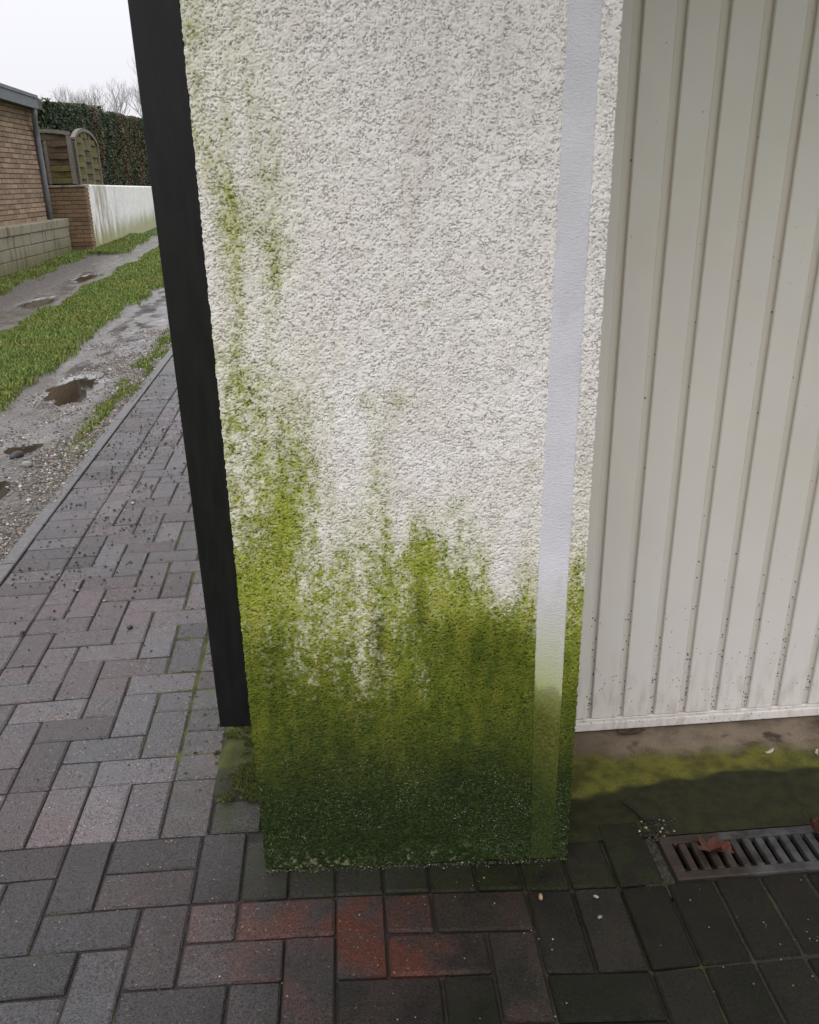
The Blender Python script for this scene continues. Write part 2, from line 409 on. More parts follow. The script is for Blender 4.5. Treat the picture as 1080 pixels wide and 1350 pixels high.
def mat_wood():
    t = NT('algae_weathered_wood'); p = t.sep()
    g = t.noise(18, 5, 0.6, t.vec((1, 1, 9))); n = t.noise(2.2, 3)
    brown = t.mix(t.step(g, 0.3, 0.7), (0.05, 0.034, 0.022), (0.12, 0.085, 0.055))
    gr = t.mix(t.step(g, 0.3, 0.7), (0.085, 0.078, 0.022), (0.165, 0.15, 0.05))
    oc = t.rgb(t.objcol())
    return t.done(t.mix(t.math('MULTIPLY', oc[1], t.step(n, 0.3, 0.55)), brown, gr), 0.8, 0.2, t.bump(g, 0.4, 0.003))
M_WOOD = mat_wood()
M_FRAMEW = mat_simple('grey_weathered_timber', (0.10, 0.088, 0.072), (0.18, 0.165, 0.145), 20, 0.8, 0.2, 0.4, 0.002, (1, 1, 6))
M_ZINC = mat_simple('dull_zinc', (0.12, 0.13, 0.145), (0.18, 0.19, 0.205), 8, 0.5, 0.4, 0.1)
M_FASCIA = mat_simple('slate_grey_fascia', (0.085, 0.095, 0.11), (0.12, 0.13, 0.145), 6, 0.55, 0.4, 0.1)
M_ROOF = mat_simple('roof_felt', (0.05, 0.05, 0.052), (0.09, 0.09, 0.09), 12, 0.9, 0.2, 0.4)
M_CURB = mat_simple('grey_kerb_concrete', (0.05, 0.049, 0.05), (0.12, 0.116, 0.118), 120, 0.45, 0.45, 0.5, 0.002)
M_WATER = NT('puddle_water')
M_WATER = M_WATER.done((0.035, 0.026, 0.018), 0.03, 0.5, None)
M_FIELD = mat_simple('far_meadow', (0.045, 0.065, 0.018), (0.075, 0.10, 0.03), 3, 0.9, 0.1, 0.3, 0.02)
M_DEADLEAF = mat_tint('dead_leaf', 0.6, 0.3, 250, 0.001)

# ------------------------------------------------------------------ lattice of the paving (10 cm units) and its hand-laid drift
CX = np.array([[.005,-.0171],[-.0049,.0003],[-.0059,.0016],[.0013,-.0226],[.0004,.0141],[-.0114,.0077],[.0031,.0055],[-.0018,-.0069],[-.0043,-.0005],[.0022,-.0037]])
def warp(a, b):
    ac = min(max(a, -2), 15.5); bc = min(max(b, -19.5), 5)
    u = (ac-6)/8; v = (bc+8)/12
    k = np.array([1, u, v, u*u, u*v, v*v, u*u*v, u*v*v, u**3, v**3]) @ CX
    return a*.1+k[0], b*.1+k[1]

# ------------------------------------------------------------------ ground, lane
g = MB(); S = 400
g.add([(-S, -S, -.09), (S, -S, -.09), (S, S, -.09), (-S, S, -.09)], [[0, 1, 2, 3]])
tag(g.build('ground', M_FIELD), kind='structure')

def puddle_depth(x, y):
    """depressions of the lane: (x, y, rx, ry, depth)"""
    d = 0*x
    for px, py, rx, ry, dp in PUD:
        r = np.sqrt(((x-px)/rx)**2 + ((y-py)/ry)**2) + 1.3*(fbm(x*9, y*4.5, 5, 5)-.5)
        d = d + dp*sstep(1.15, 0.5, r)
    return d
PUD = [(-.70, 2.98, .165, .40, .03), (-.66, 1.69, .10, .13, .027), (-.60, 1.05, .12, .20, .028), (-2.15, 9.3, .16, .5, .026),
       (-2.15, 7.15, .16, .4, .026)]
nx, ny = 150, 620
gx = np.linspace(-3.35, -.245, nx); gy = np.linspace(-2.5, 1, 90); gy = np.concatenate([gy[:-1], 1+15*(np.linspace(0, 1, ny-89)**1.25)])
ny = len(gy)
XX, YY = np.meshgrid(gx, gy)
edge_n = (fbm(XX*0+3.3, YY*1.6, 3, 3)-.5)*.30
def strip_mask(x, y):
    n = (fbm(np.asarray(x)*6, np.asarray(y)*2.2, 4, 41)-.5)
    m = sstep(-1.89, -1.79, x+n*.35)*sstep(-.98, -1.09, x+n*.35)
    m = m*sstep(2.15, 2.75, y+(x+1.0)*-.9+n*.8)
    return m
def verge_mask(x, y):
    n = (fbm(np.asarray(x)*5, np.asarray(y)*1.3, 4, 43)-.5)
    e = np.where(np.asarray(y) > 12.3, -2.36, -2.80)
    return sstep(e+.06, e-.08, x+n*.4)
SM = strip_mask(XX, YY); VM = verge_mask(XX, YY)
mud = sstep(.33, .10, np.abs(XX+.72+.05*np.sin(YY*1.3)+(fbm(XX*5, YY*2.5, 4, 55)-.5)*.45)) * sstep(.2, 3.3, YY+(fbm(XX*4, YY*2, 3, 56)-.5)*1.5)
mud = np.maximum(mud, .75*sstep(.3, .1, np.abs(XX+2.15+(fbm(XX*5, YY*1.5, 4, 57)-.5)*.3)))
mud = mud*(.55+.45*sstep(.36, .50, fbm(XX*9, YY*4, 4, 58)))
mud = mud*(1-np.maximum(SM, VM))
film = sstep(.35, .7, mud)
ZZ = -.014 + .012*(fbm(XX*3, YY*2, 4, 9)-.5)*(1-.6*film) + .010*(fbm(XX*22, YY*14, 3, 21)-.5)*(1-.94*film)
ZZ = ZZ + .022*np.maximum(SM, VM) - puddle_depth(XX, YY)
ZZ = ZZ + .012*sstep(-.5, -.3, XX)*fbm(XX*7, YY*5, 3, 77)*sstep(4.0, 2.0, YY)
C = np.stack([mud, np.maximum(SM, VM), 0*mud, 0*mud+1], -1).reshape(-1, 4)
idx = np.arange(nx*ny).reshape(ny, nx)
quads = np.stack([idx[:-1, :-1], idx[:-1, 1:], idx[1:, 1:], idx[1:, :-1]], -1).reshape(-1, 4)
lane = link('gravel_lane', np_mesh('gravel_lane', np.stack([XX, YY, ZZ], -1).reshape(-1, 3), quads, M_LANE, True, C))
tag(lane, kind='structure')
g = MB(); g.add([(-6, 15.9, -.03), (8, 15.9, -.03), (8, 70, -.03), (-6, 70, -.03)], [[0, 1, 2, 3]])
g.add([(-6, -6, -.05), (-3.3, -6, -.05), (-3.3, 16, -.05), (-6, 16, -.05)], [[0, 1, 2, 3]])
g.add([(-3.4, -6, -.05), (-.2, -6, -.05), (-.2, -2.45, -.05), (-3.4, -2.45, -.05)], [[0, 1, 2, 3]])
tag(g.build('far_lane', M_FIELD), kind='structure')

pl = ['wide brown puddle in the near wheel track, sky glinting in it', 'small round brown puddle in the wet gravel, nearer than the wide one',
      'dark puddle at the left picture edge, nearest the paving', 'shallow puddle in the far wheel track below the brown brick pier',
      'long muddy puddle in the far wheel track in front of the block wall']
for i, (px, py, rx, ry, dp) in enumerate(PUD):
    v = [(px+1.5*rx*math.cos(t*math.pi/16), py+1.5*ry*math.sin(t*math.pi/16), 0) for t in range(32)]
    z = -.0245
    me = bpy.data.meshes.new('puddle'); me.from_pydata([(x-px, y-py, 0) for x, y, _ in v], [], [list(range(32))]); me.materials.append(M_WATER)
    tag(link('puddle', me, None, (px, py, z)), pl[i], 'puddle', 'puddles in the gravel lane')

# loose gravel
def stones(name, P3, size, tint, m=M_STONE, flat=.6):
    n = len(P3)
    base = np.array([[1, 0, 0], [0, 1, 0], [-1, 0, 0], [0, -1, 0], [.1, .1, 1], [0, 0, -1]], float)
    Fb = np.array([[0, 1, 4], [1, 2, 4], [2, 3, 4], [3, 0, 4], [1, 0, 5], [2, 1, 5], [3, 2, 5], [0, 3, 5]])
    ang = rng.uniform(0, 6.28, n); sc = size[:, None, None]*(base[None]*rng.uniform(.6, 1.2, (n, 6, 1)))
    sc[:, :, 2] *= flat
    ca, sa = np.cos(ang)[:, None], np.sin(ang)[:, None]
    x = sc[:, :, 0]*ca-sc[:, :, 1]*sa; y = sc[:, :, 0]*sa+sc[:, :, 1]*ca
    V = np.stack([x, y, sc[:, :, 2]], -1)+P3[:, None, :]
    Fa = (Fb[None]+(np.arange(n)*6)[:, None, None]).reshape(-1, 3)
    Cc = np.repeat(np.concatenate([tint, np.ones((n, 1))], 1)[:, None, :], 6, 1).reshape(-1, 4)
    return np_mesh(name, V.reshape(-1, 3), Fa, m, False, Cc)

def lane_z(x, y):
    ix = np.clip(np.searchsorted(gx, x), 0, nx-1); iy = np.clip(np.searchsorted(gy, y), 0, ny-1)
    return ZZ[iy, ix]
n = 27000
sx_ = -.236-np.abs(rng.normal(0, .36, n)); sy_ = rng.uniform(-.6, 5.2, n)**1.0
keep = (sx_ > -1.4) & (rng.uniform(0, 1, n) < (.15+.85*sstep(.46, .6, fbm(sx_*4, sy_*2.5, 3, 61)+.22*sstep(-.55, -.3, sx_)-.05*sstep(3, 5, sy_)))) & (puddle_depth(sx_, sy_) < .012) & (strip_mask(sx_, sy_) < .3)
sx_, sy_ = sx_[keep], sy_[keep]
kx_ = rng.normal(-.262, .026, 2600); ky_ = rng.uniform(.2, 3.6, 2600); kk_ = (kx_ < -.215) & (rng.uniform(0, 1, 2600) < sstep(.42, .58, fbm(kx_*4, ky_*2.2, 3, 66)))
kz_ = np.concatenate([np.full(len(sx_), -1.0), np.full(kk_.sum(), .0045)])
sx_ = np.concatenate([sx_, kx_[kk_]]); sy_ = np.concatenate([sy_, ky_[kk_]]); n = len(sx_)
ton = rng.uniform(.45, 1.5, n)[:, None]**1.4*np.array([[.135, .118, .10]])
ton[rng.uniform(0, 1, n) < .10] = (.42, .40, .37); ton[rng.uniform(0, 1, n) < .10] = (.15, .075, .045); ton[rng.uniform(0, 1, n) < .18] = (.028, .026, .025)
sz = rng.uniform(.003, .0095, n); sz[rng.uniform(0, 1, n) < .07] *= 1.8
tag(link('gravel', stones('gravel', np.stack([sx_, sy_, np.where(kz_ > 0, kz_, lane_z(sx_, sy_)+.002)], -1), np.where(kz_ > 0, sz*.6, sz), ton)), 'loose wet gravel lying along the lane beside the kerb', 'gravel', kind='stuff')

# grass
def grass(name, n, region, mask, hmin, hmax, label, zf):
    x = rng.uniform(region[0], region[1], n); t = rng.uniform(0, 1, n); y = region[2]+(region[3]-region[2])*t**1.7
    keep = rng.uniform(0, 1, n) < mask(x, y); x, y = x[keep], y[keep]; n = len(x)
    h = rng.uniform(hmin, hmax, n)*(.6+.8*fbm(x*5, y*4, 3, 71)); wd = rng.uniform(.0022, .0045, n)*(1+.09*y)
    a = rng.uniform(0, 6.28, n); ln = rng.uniform(.1, .9, n)*h; la = rng.uniform(0, 6.28, n)
    z = zf(x, y)
    p0 = np.stack([x-np.cos(a)*wd, y-np.sin(a)*wd, z-.004], -1); p1 = np.stack([x+np.cos(a)*wd, y+np.sin(a)*wd, z-.004], -1)
    mx_ = x+.45*ln*np.cos(la); my_ = y+.45*ln*np.sin(la)
    p2 = np.stack([mx_+np.cos(a)*wd*.8, my_+np.sin(a)*wd*.8, z+h*.62], -1); p3 = np.stack([mx_-np.cos(a)*wd*.8, my_-np.sin(a)*wd*.8, z+h*.62], -1)
    p4 = np.stack([x+ln*np.cos(la), y+ln*np.sin(la), z+h], -1)
    V = np.stack([p0, p1, p2, p3, p4], 1).reshape(-1, 3)
    b = np.arange(n)*5
    Fq = np.concatenate([np.stack([b, b+1, b+2], -1), np.stack([b, b+2, b+3], -1), np.stack([b+3, b+2, b+4], -1)])
    cn = fbm(x*3, y*2, 4, 73)
    c = np.array([.130, .185, .036])[None]*(.70+.6*rng.uniform(0, 1, n))[:, None]
    yl = (sstep(.45, .65, cn)*rng.uniform(0, 1, n))[:, None]
    c = c*(1-yl)+yl*np.array([.17, .18, .035])
    dry = rng.uniform(0, 1, n) < .05; c[dry] = (.24, .19, .08)
    Cc = np.repeat(np.concatenate([c, np.ones((n, 1))], 1)[:, None], 5, 1).reshape(-1, 4)
    return tag(link(name, np_mesh(name, V, Fq, M_LEAFY, False, Cc)), label, 'grass', kind='stuff')
grass('grass', 150000, (-2.05, -.88, 2.0, 16), strip_mask, .015, .038, 'green grass growing between the two wheel tracks', lane_z)
grass('verge_grass', 90000, (-3.25, -2.1, 5.0, 16), verge_mask, .02, .06, 'ragged grass growing along the foot of the left walls', lane_z)
def kerb_tufts(x, y):
    n = fbm(x*14, y*3.2, 4, 81)
    return sstep(.44, .62, n)*sstep(-.47, -.31, x)*sstep(1.3, 3.0, y)*1.0
grass('kerb_grass', 26000, (-.45, -.24, 1.4, 7), kerb_tufts, .010, .028, 'patchy grass growing along the outer side of the kerb', lane_z)

# ------------------------------------------------------------------ paving
bx = np.arange(-.26, .846, .0125); by = np.arange(-2.75, 6.5, .0125)
BX, BY = np.meshgrid(bx, by)
mossm = np.exp(-((BX-.62+.10*(BY+.8))/.13)**2)*sstep(.5, -.1, BY)*sstep(-1.32, -1.1, BY)*1.25
mossm = mossm*sstep(.36, .52, fbm(BX*9, BY*6, 4, 91))
mossm = np.maximum(mossm, .55*sstep(.55, .66, fbm(BX*5, BY*3, 3, 93))*sstep(.15, .4, BX))
soilm = sstep(.705, .725, BX)*sstep(-1.30, -1.27, BY)
mossm = np.maximum(mossm, soilm*.6*sstep(.48, .62, fbm(BX*16, BY*11, 4, 95)))
mossm = np.clip(mossm, 0, 1)
BZ = -.0075+.004*(fbm(BX*40, BY*40, 3, 97)-.5)+.0040*mossm+soilm*(.010+.012*fbm(BX*22, BY*22, 3, 98))
idx = np.arange(BX.size).reshape(BX.shape)
quads = np.stack([idx[:-1, :-1], idx[:-1, 1:], idx[1:, 1:], idx[1:, :-1]], -1).reshape(-1, 4)
Cc = np.stack([mossm, 0*mossm, 0*mossm, 0*mossm+1], -1).reshape(-1, 4)
pavement = link('pavement', np_mesh('pavement', np.stack([BX, BY, BZ], -1).reshape(-1, 3), quads, M_BED, True, Cc))
tag(pavement, kind='structure')
bx2 = np.arange(.846, 2.9, .02); by2 = np.arange(-2.75, -1.44, .02)
BX2, BY2 = np.meshgrid(bx2, by2)
# keep the bed clear of the drain channel
BZ2 = -.0105+.006*sstep(1.55, 1.85, BX2)+.004*(fbm(BX2*40, BY2*40, 3, 97)-.5)
inside = (BX2 > 1.705) & (BY2 > -1.69)
idx = np.arange(BX2.size).reshape(BX2.shape)
quads = np.stack([idx[:-1, :-1], idx[:-1, 1:], idx[1:, 1:], idx[1:, :-1]], -1).reshape(-1, 4)
bad = inside.ravel()[quads].any(1)
dm = .25*sstep(.5, .65, fbm(BX2*8, BY2*8, 3, 99))
driveway = link('driveway', np_mesh('driveway', np.stack([BX2, BY2, BZ2], -1).reshape(-1, 3), quads[~bad], M_BED, True,
                                    np.stack([dm, 0*dm, 0*dm, 0*dm+1], -1).reshape(-1, 4)))
tag(driveway, kind='structure')

PAVERS = []        # (a0,a1,b0,b1)
for b in range(-22, 51): PAVERS.append((-2, 0, b, b+1))
SOLD_TOP = 50
def herr(a, b): return (a+b) % 4
done = set()
for b in range(-24, 51):
    for a in range(0, 6):
        if (a, b) in done: continue
        if b < -12 and a >= 3: continue
        if b < -10 and a < 3 and b < -12: continue
        s = herr(a, b)
        if s == 0:
            a1 = min(a+2, 6); PAVERS.append((a, a1, b, b+1)); done.update({(a, b), (a+1, b)})
        elif s == 1:
            PAVERS.append((a, a+1, b, b+1)); done.add((a, b))
        elif s == 2:
            b1 = min(b+2, 51); PAVERS.append((a, a+1, b, b1)); done.update({(a, b), (a, b+1)})
        else:
            PAVERS.append((a, a+1, b, b+1)); done.add((a, b))
for b in range(-12, 51): PAVERS.append((6, 7.12, b, b+1))
# laid differently towards the front
FRONT = [(2,3,-14,-12),(3,4,-14,-12),(4,5,-14,-12),(5,6,-14,-12),(6,7.1,-14,-12),(7.12,8.3,-14,-12.9),(0,2,-13,-12),(0,2,-14,-13),
 (2,4,-15,-14),(4,5,-16,-14),(5,7,-15,-14),(5,7,-16,-15),(0,2,-15,-14),(1,2,-17,-15),(2,3,-17,-15),(3,4,-17,-15),(4,6,-17,-16),(3,5,-18,-17),(1,3,-18,-17),
 (3,5,-19,-18),(1,3,-19,-18),(5,6,-19,-17),(6,7,-18,-16)]
FRONT2 = [(7,8,-16,-14)]+[(a,a+1,-16,-14.3) for a in range(8, 15)]+[(15,16,-16,-14.15),(16,17,-16,-14.15),
 (7,8,-17,-16),(8,10,-17,-16),(10,11,-18,-16),(7,9,-18,-17),(9,10,-19,-17),(11,12,-17,-16),(12,14,-17,-16),(11,13,-18,-17),(13,14,-19,-17),(14,15,-18,-16),
 (6,8,-19,-18),(8,9,-20,-18),(10,12,-19,-18),(12,13,-20,-18),(15,16,-18,-16),(16,17,-18,-16),(14,16,-19,-18),(16,17,-20,-18)]
for a in range(17, 27): FRONT2 += [(a, a+1, -18, -16.0), (a, a+1, -20, -18)]
FRONT2 += [(14,16,-20,-19),(13,14,-20,-19),(10,12,-20,-19),(9,10,-20,-19),(6,8,-20,-19)]
FRONT += [(0,1,-17,-15),(0,1,-18,-17),(0,1,-19,-18),(-2,1,-20,-19),(3,5,-20,-19),(5,6,-20,-19),(1,3,-20,-19)]
for a in range(0, 27, 2):
    for b in range(-26, -20): (FRONT if a < 6 else FRONT2).append((a, a+2, b, b+1))

REDS = {(8,10,-17,-16):.75,(10,11,-18,-16):1.0,(11,12,-17,-16):.75,(11,13,-18,-17):1.15,(7,8,-17,-16):.45,(7,9,-18,-17):.45,(12,14,-17,-16):.45,
        (9,10,-19,-17):.45,(14,15,-18,-16):.25,(13,14,-19,-17):.45,(10,12,-19,-18):.35,(15,16,-18,-16):.3,(12,13,-20,-18):.3,(5,7,-16,-15):.22,(6,7,-18,-16):.12}
def paver_mesh(a0, a1, b0, b1):
    c = [warp(a0, b0), warp(a1, b0), warp(a1, b1), warp(a0, b1)]
    cx = sum(p[0] for p in c)/4; cyy = sum(p[1] for p in c)/4
    c = [Vector((p[0]-cx, p[1]-cyy)) for p in c]
    def ring(ins, cut, z, jit=0.0006):
        o = []
        for i in range(4):
            p, q, r = c[i], c[(i-1) % 4], c[(i+1) % 4]
            d1 = (q-p).normalized(); d2 = (r-p).normalized()
            k = p+(d1+d2)*ins
            for d in (d1, d2):
                w_ = k+d*cut
                o.append((w_.x+random.uniform(-jit, jit), w_.y+random.uniform(-jit, jit), z))
        return o
    g0 = random.uniform(.0018, .0034)
    bw_ = random.uniform(.0028, .0058)
    r = [ring(g0, .004, -.028, 0), ring(g0, random.uniform(.0025, .0045), -.0046, .0009), ring(g0+bw_, random.uniform(.002, .004), -.0004, .0010)]
    tx, ty, tz = random.gauss(0, .007), random.gauss(0, .007), random.uniform(-.0012, .0012)
    v = [(x, y, z+tz+tx*x+ty*y) for q in r for x, y, z in q]
    f = []
    for k in range(2):
        for i in range(8): f.append([k*8+i, k*8+(i+1) % 8, (k+1)*8+(i+1) % 8, (k+1)*8+i])
    f.append([16+i for i in range(8)])
    me = bpy.data.meshes.new('paver'); me.from_pydata(v, [], f); me.materials.append(M_PAV)
    return me, (cx, cyy, 0)
def lay(q, parent):
    me, loc = paver_mesh(*q)
    o = link('paver', me, parent, loc)
    a0, a1, b0, b1 = q
    red = REDS.get((a0, a1, b0, b1), 0)
    cx, cyy = loc[0], loc[1]
    if red == 0 and cx < .45 and -1.9 < cyy < .6: red = .10*random.random()+.06*math.exp(-((cx-.2)/.2)**2)
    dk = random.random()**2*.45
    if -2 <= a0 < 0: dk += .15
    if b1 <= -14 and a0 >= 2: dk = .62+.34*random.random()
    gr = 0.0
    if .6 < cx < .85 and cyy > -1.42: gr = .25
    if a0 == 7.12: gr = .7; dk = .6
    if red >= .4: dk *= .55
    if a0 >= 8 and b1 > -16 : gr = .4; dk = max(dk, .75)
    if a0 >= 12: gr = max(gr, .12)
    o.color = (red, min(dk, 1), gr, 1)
    return o
# the far end, where courses are too small to pick apart, is one joined piece
far = [q for q in PAVERS if q[2] > 34]
vis = [q for q in PAVERS if q[2] <= 34 and q[3] > -15]
# inside the picture first
for q in vis:
    if q[0] == -2 and q[3] < -2: continue
    if q[0] == 6 and q[2] > 10: far.append(q); continue
    if q[0] == 5 and q[2] > 22: far.append(q); continue
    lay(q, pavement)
fv, ff = [], []
for q in far:
    me, loc = paver_mesh(*q)
    b0 = len(fv); fv += [(v.co.x+loc[0], v.co.y+loc[1], v.co.z) for v in me.vertices]
    ff += [[b0+i for i in p.vertices] for p in me.polygons]; bpy.data.meshes.remove(me)
for q in PAVERS:
    if q[0] == -2 and q[3] < -2:
        me, loc = paver_mesh(*q)
        b0 = len(fv); fv += [(v.co.x+loc[0], v.co.y+loc[1], v.co.z) for v in me.vertices]
        ff += [[b0+i for i in p.vertices] for p in me.polygons]; bpy.data.meshes.remove(me)
me = bpy.data.meshes.new('far_pavers'); me.from_pydata(fv, [], ff); me.materials.append(M_PAV)
o = link('far_pavers', me, pavement); o['kind'] = 'stuff'; o.color = (.05, .15, .0, 1)
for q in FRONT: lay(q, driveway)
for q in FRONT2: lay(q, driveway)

# kerbstones along the lane
for k in range(-3, 7):
    y0 = k*1.0+.13; m = MB()
    p0 = warp(-2, y0*10); p1 = warp(-2, (y0+1)*10)
    x0, x1 = p0[0]-.004, p1[0]-.004
    m.prism([(x0-.058, y0+.003, -.1), (x0, y0+.003, -.1), (x0, y0+.003, .001), (x0-.004, y0+.003, .004), (x0-.052, y0+.003, .004), (x0-.058, y0+.003, -.002)], (x1-x0, .994, 0))
    m.build('kerbstone', M_CURB, pavement)

# crumbs and grit scattered over the paving
n = 26000
cx_ = rng.uniform(-.2, 2.2, n); cy_ = rng.uniform(-1.95, 3.3, n)
dens = np.where(cx_ < .85, .20+.8*sstep(.55, .0, cx_)*sstep(-1.2, .8, cy_), .30*sstep(-1.5, -1.6, cy_))
dens = dens*(.35+.65*sstep(.4, .6, fbm(cx_*6, cy_*4, 3, 101)))
sz0 = np.where(cy_ < -1.3, .72, 1.0)
keep = (rng.uniform(0, 1, n) < dens) & ~((cx_ > .84) & (cy_ > -1.58)) & ~((cx_ > 1.70) & (cy_ > -1.68))
cx_, cy_, sz0 = cx_[keep], cy_[keep], sz0[keep]; n = len(cx_)
ton = rng.uniform(.5, 1.4, n)[:, None]*np.array([[.013, .012, .011]])
fr = rng.uniform(0, 1, n) < np.where(cy_ < -1.2, .5, .10); ton[fr] = np.array([.25, .21, .15])*rng.uniform(.4, 1.25, (fr.sum(), 1))
sz = rng.uniform(.0012, .0034, n)+(rng.uniform(0, 1, n) < .34)*rng.uniform(.001, .0052, n)*sstep(-1.4, .2, cy_)*sstep(.8, .3, cx_)
sz = sz*sz0
tag(link('grit', stones('grit', np.stack([cx_, cy_, .0004+.35*sz], -1), sz, ton, flat=.7)), 'dark crumbs and pale grit strewn over the wet paving', 'grit', kind='stuff')

# moss cushions in the corner beside the wall and in the joints
def tufts(name, pts, label):
    V, Fc, Cc = [], [], []
    for (x, y, r, z) in pts:
        nb = int(60+r*9000)
        for _ in range(nb):
            a = random.uniform(0, 6.28); d = r*math.sqrt(random.random())
            px, py = x+d*math.cos(a), y+d*math.sin(a)
            h = (.35+.65*math.sqrt(max(0, 1-(d/r)**2)))*r*.30*random.uniform(.6, 1.2)
            la = random.uniform(0, 6.28); l = h*.5; wd = .0012+.0006*random.random(); b = len(V)
            V += [(px-wd*math.sin(la), py+wd*math.cos(la), z), (px+wd*math.sin(la), py-wd*math.cos(la), z), (px+l*math.cos(la), py+l*math.sin(la), z+h)]
            Fc.append((b, b+1, b+2))
            c = random.uniform(.5, 1.3); q = random.random() < .3
            cc = (.115*c, .10*c, .018, 1) if q else (.05*c, .075*c, .010, 1)
            Cc += [cc]*3
    return tag(link(name, np_mesh(name, V, Fc, M_LEAFY, False, Cc)), label, 'moss', kind='stuff')
pts = []
for _ in range(120):
    pts.append((random.uniform(.735, .845), random.uniform(-1.32, -.85), random.uniform(.008, .024), random.uniform(.004, .011)))
for _ in range(40):
    pts.append((.715+random.gauss(0, .012), random.uniform(-1.2, -.2), random.uniform(.005, .012), .0))
for _ in range(14):
    pts.append((random.uniform(.63, .73), random.uniform(-1.2, -.65), random.uniform(.003, .007), 0))
tufts('moss', pts, 'green moss cushions in the corner between paving and white wall')

# ------------------------------------------------------------------ rough white wall with algae
WA = np.array([.85, -1.54]); WB = np.array([1.50, -1.575]); WL = float(np.hypot(*(WB-WA))); WT = (WB-WA)/WL; WN = np.array([WT[1], -WT[0]])
if WN[1] > 0: WN = -WN
ZR = np.array([1.631,1.531,1.425,1.312,1.253,1.167,1.065,.984,.9,.813,.721,.659,.594,.527,.458,.388,.277,.162,0.0])
FC = np.array([0,.08,.16,.25,.35,.5,.65,.80,.9,1.0])
DT = np.array([
 [.26,.24,.12,.08,.05,.05,.00,.00,.0,.0],[.25,.22,.20,.08,.06,.03,.00,.00,.0,.0],[.30,.33,.26,.12,.08,.03,.00,.00,.0,.0],[.38,.42,.32,.15,.08,.05,.02,.0,.0,.0],
 [.40,.46,.50,.18,.12,.06,.04,.0,.0,.02],[.40,.46,.40,.20,.15,.10,.03,.0,.0,.02],[.42,.56,.42,.26,.24,.14,.05,.0,.0,.02],[.46,.54,.40,.28,.24,.22,.08,.02,.02,.05],
 [.50,.48,.42,.30,.28,.28,.15,.06,.05,.1],[.66,.70,.70,.38,.42,.38,.20,.08,.08,.16],[.80,.80,.72,.50,.52,.56,.46,.14,.2,.28],[.86,.84,.74,.60,.60,.66,.80,.40,.4,.45],
 [.86,.84,.76,.62,.66,.82,.96,.86,.7,.7],[.9,.88,.80,.62,.72,.82,.96,.98,.9,.85],[.95,.92,.86,.76,.82,.82,.95,.98,1,.98],[1,.97,.94,.88,.88,.93,.97,1,1,1],
 [1,1,1,1,1,1,1,1,1,1],[1]*10,[1]*10], float)
def field(T, fu, z):
    zi = np.interp(z, ZR[::-1], np.arange(len(ZR))[::-1].astype(float)); ui = np.interp(fu, FC, np.arange(len(FC)))
    z0 = np.clip(np.floor(zi).astype(int), 0, len(ZR)-2); u0 = np.clip(np.floor(ui).astype(int), 0, len(FC)-2)
    a = zi-z0; b = ui-u0
    return (T[z0, u0]*(1-b)+T[z0, u0+1]*b)*(1-a)+(T[z0+1, u0]*(1-b)+T[z0+1, u0+1]*b)*a
def band_edges(z):
    l = np.interp(z, [0, .3, .6, 1.63], [.572, .565, .561, .569]); r = np.interp(z, [0, .42, .62, 1.63], [.622, .621, .620, .622])
    return l, r
TOPZ = 1.78
nu, nz = 540, 1380
uu = np.linspace(0, WL, nu); zz = np.linspace(.004, TOPZ, nz)
UU, ZW = np.meshgrid(uu, zz)
du = UU+.004*(fbm(UU*60, ZW*60, 2, 5)-.5); dz = ZW+.004*(fbm(UU*60+50, ZW*60, 2, 6)-.5)
n1 = fbm(du*205, dz*300, 2, 201, .5); n2 = fbm(du*60, dz*60, 2, 202); n3 = vnoise(UU*420, ZW*420, 203)
brk = .40+.60*sstep(.36, .54, fbm(UU*120, ZW*150, 2, 204))
line = np.exp(-((n1-.5)/.048)**2)*brk
grain = fbm(du*260, dz*340, 2, 207)
hole = sstep(.34, .22, grain)*.6
H = .0012*(grain-.5)+.0022*(n2-.5)+.0004*(n3-.5)-.0027*line-.0007*hole+.0030*(fbm(UU*6, ZW*5, 3, 209)-.5)
bl, br = band_edges(ZW)
jag = (fbm(UU*10, ZW*190, 2, 210)-.5)*.008
inb = sstep(bl-.0015, bl+.0035, UU+jag)*sstep(br+.0015, br-.0035, UU+jag)
H = H*(1-inb)-.0025*inb
fu = UU/WL
D = field(DT, fu, ZW)*np.interp(ZW, [.85, 1.0], [1, .80])
strk = fbm(UU*26, ZW*4.5, 3, 221); spk = .55*fbm(UU*190, ZW*170, 2, 222, .6)+.45*fbm(UU*80, ZW*60, 3, 224); cl = fbm(UU*14, ZW*9, 3, 223)
Dm = np.clip(D*1.0 + ((strk-.5)*.75+(cl-.5)*.8)*4*D*(1-D)*.55 + (strk-.5)*.25*sstep(.05, .2, D)*sstep(.95, .7, D), 0, 1)
moss = np.clip(Dm**1.1 + (spk-.5)*3.2*(Dm*(1-Dm))**.8*1.2 + .55*np.clip(line+hole, 0, 1)*Dm*(1-Dm)*1.6, 0, 1)
moss = sstep(.06, .90, moss)*(.30+.70*sstep(.1, .5, Dm)) + .10*Dm*(1-Dm); moss = np.maximum(moss, sstep(.80, 1.0, Dm)*(.75+.5*spk)); moss = np.clip(moss, 0, 1); moss = np.maximum(moss, sstep(.43, .28, ZW+(fbm(UU*9, ZW*6, 3, 229)-.5)*.22+(spk-.5)*.16)*.97)
def blob(u0, z0, ru, rz): return np.exp(-((UU-u0)/ru)**2-((ZW-z0)/rz)**2)
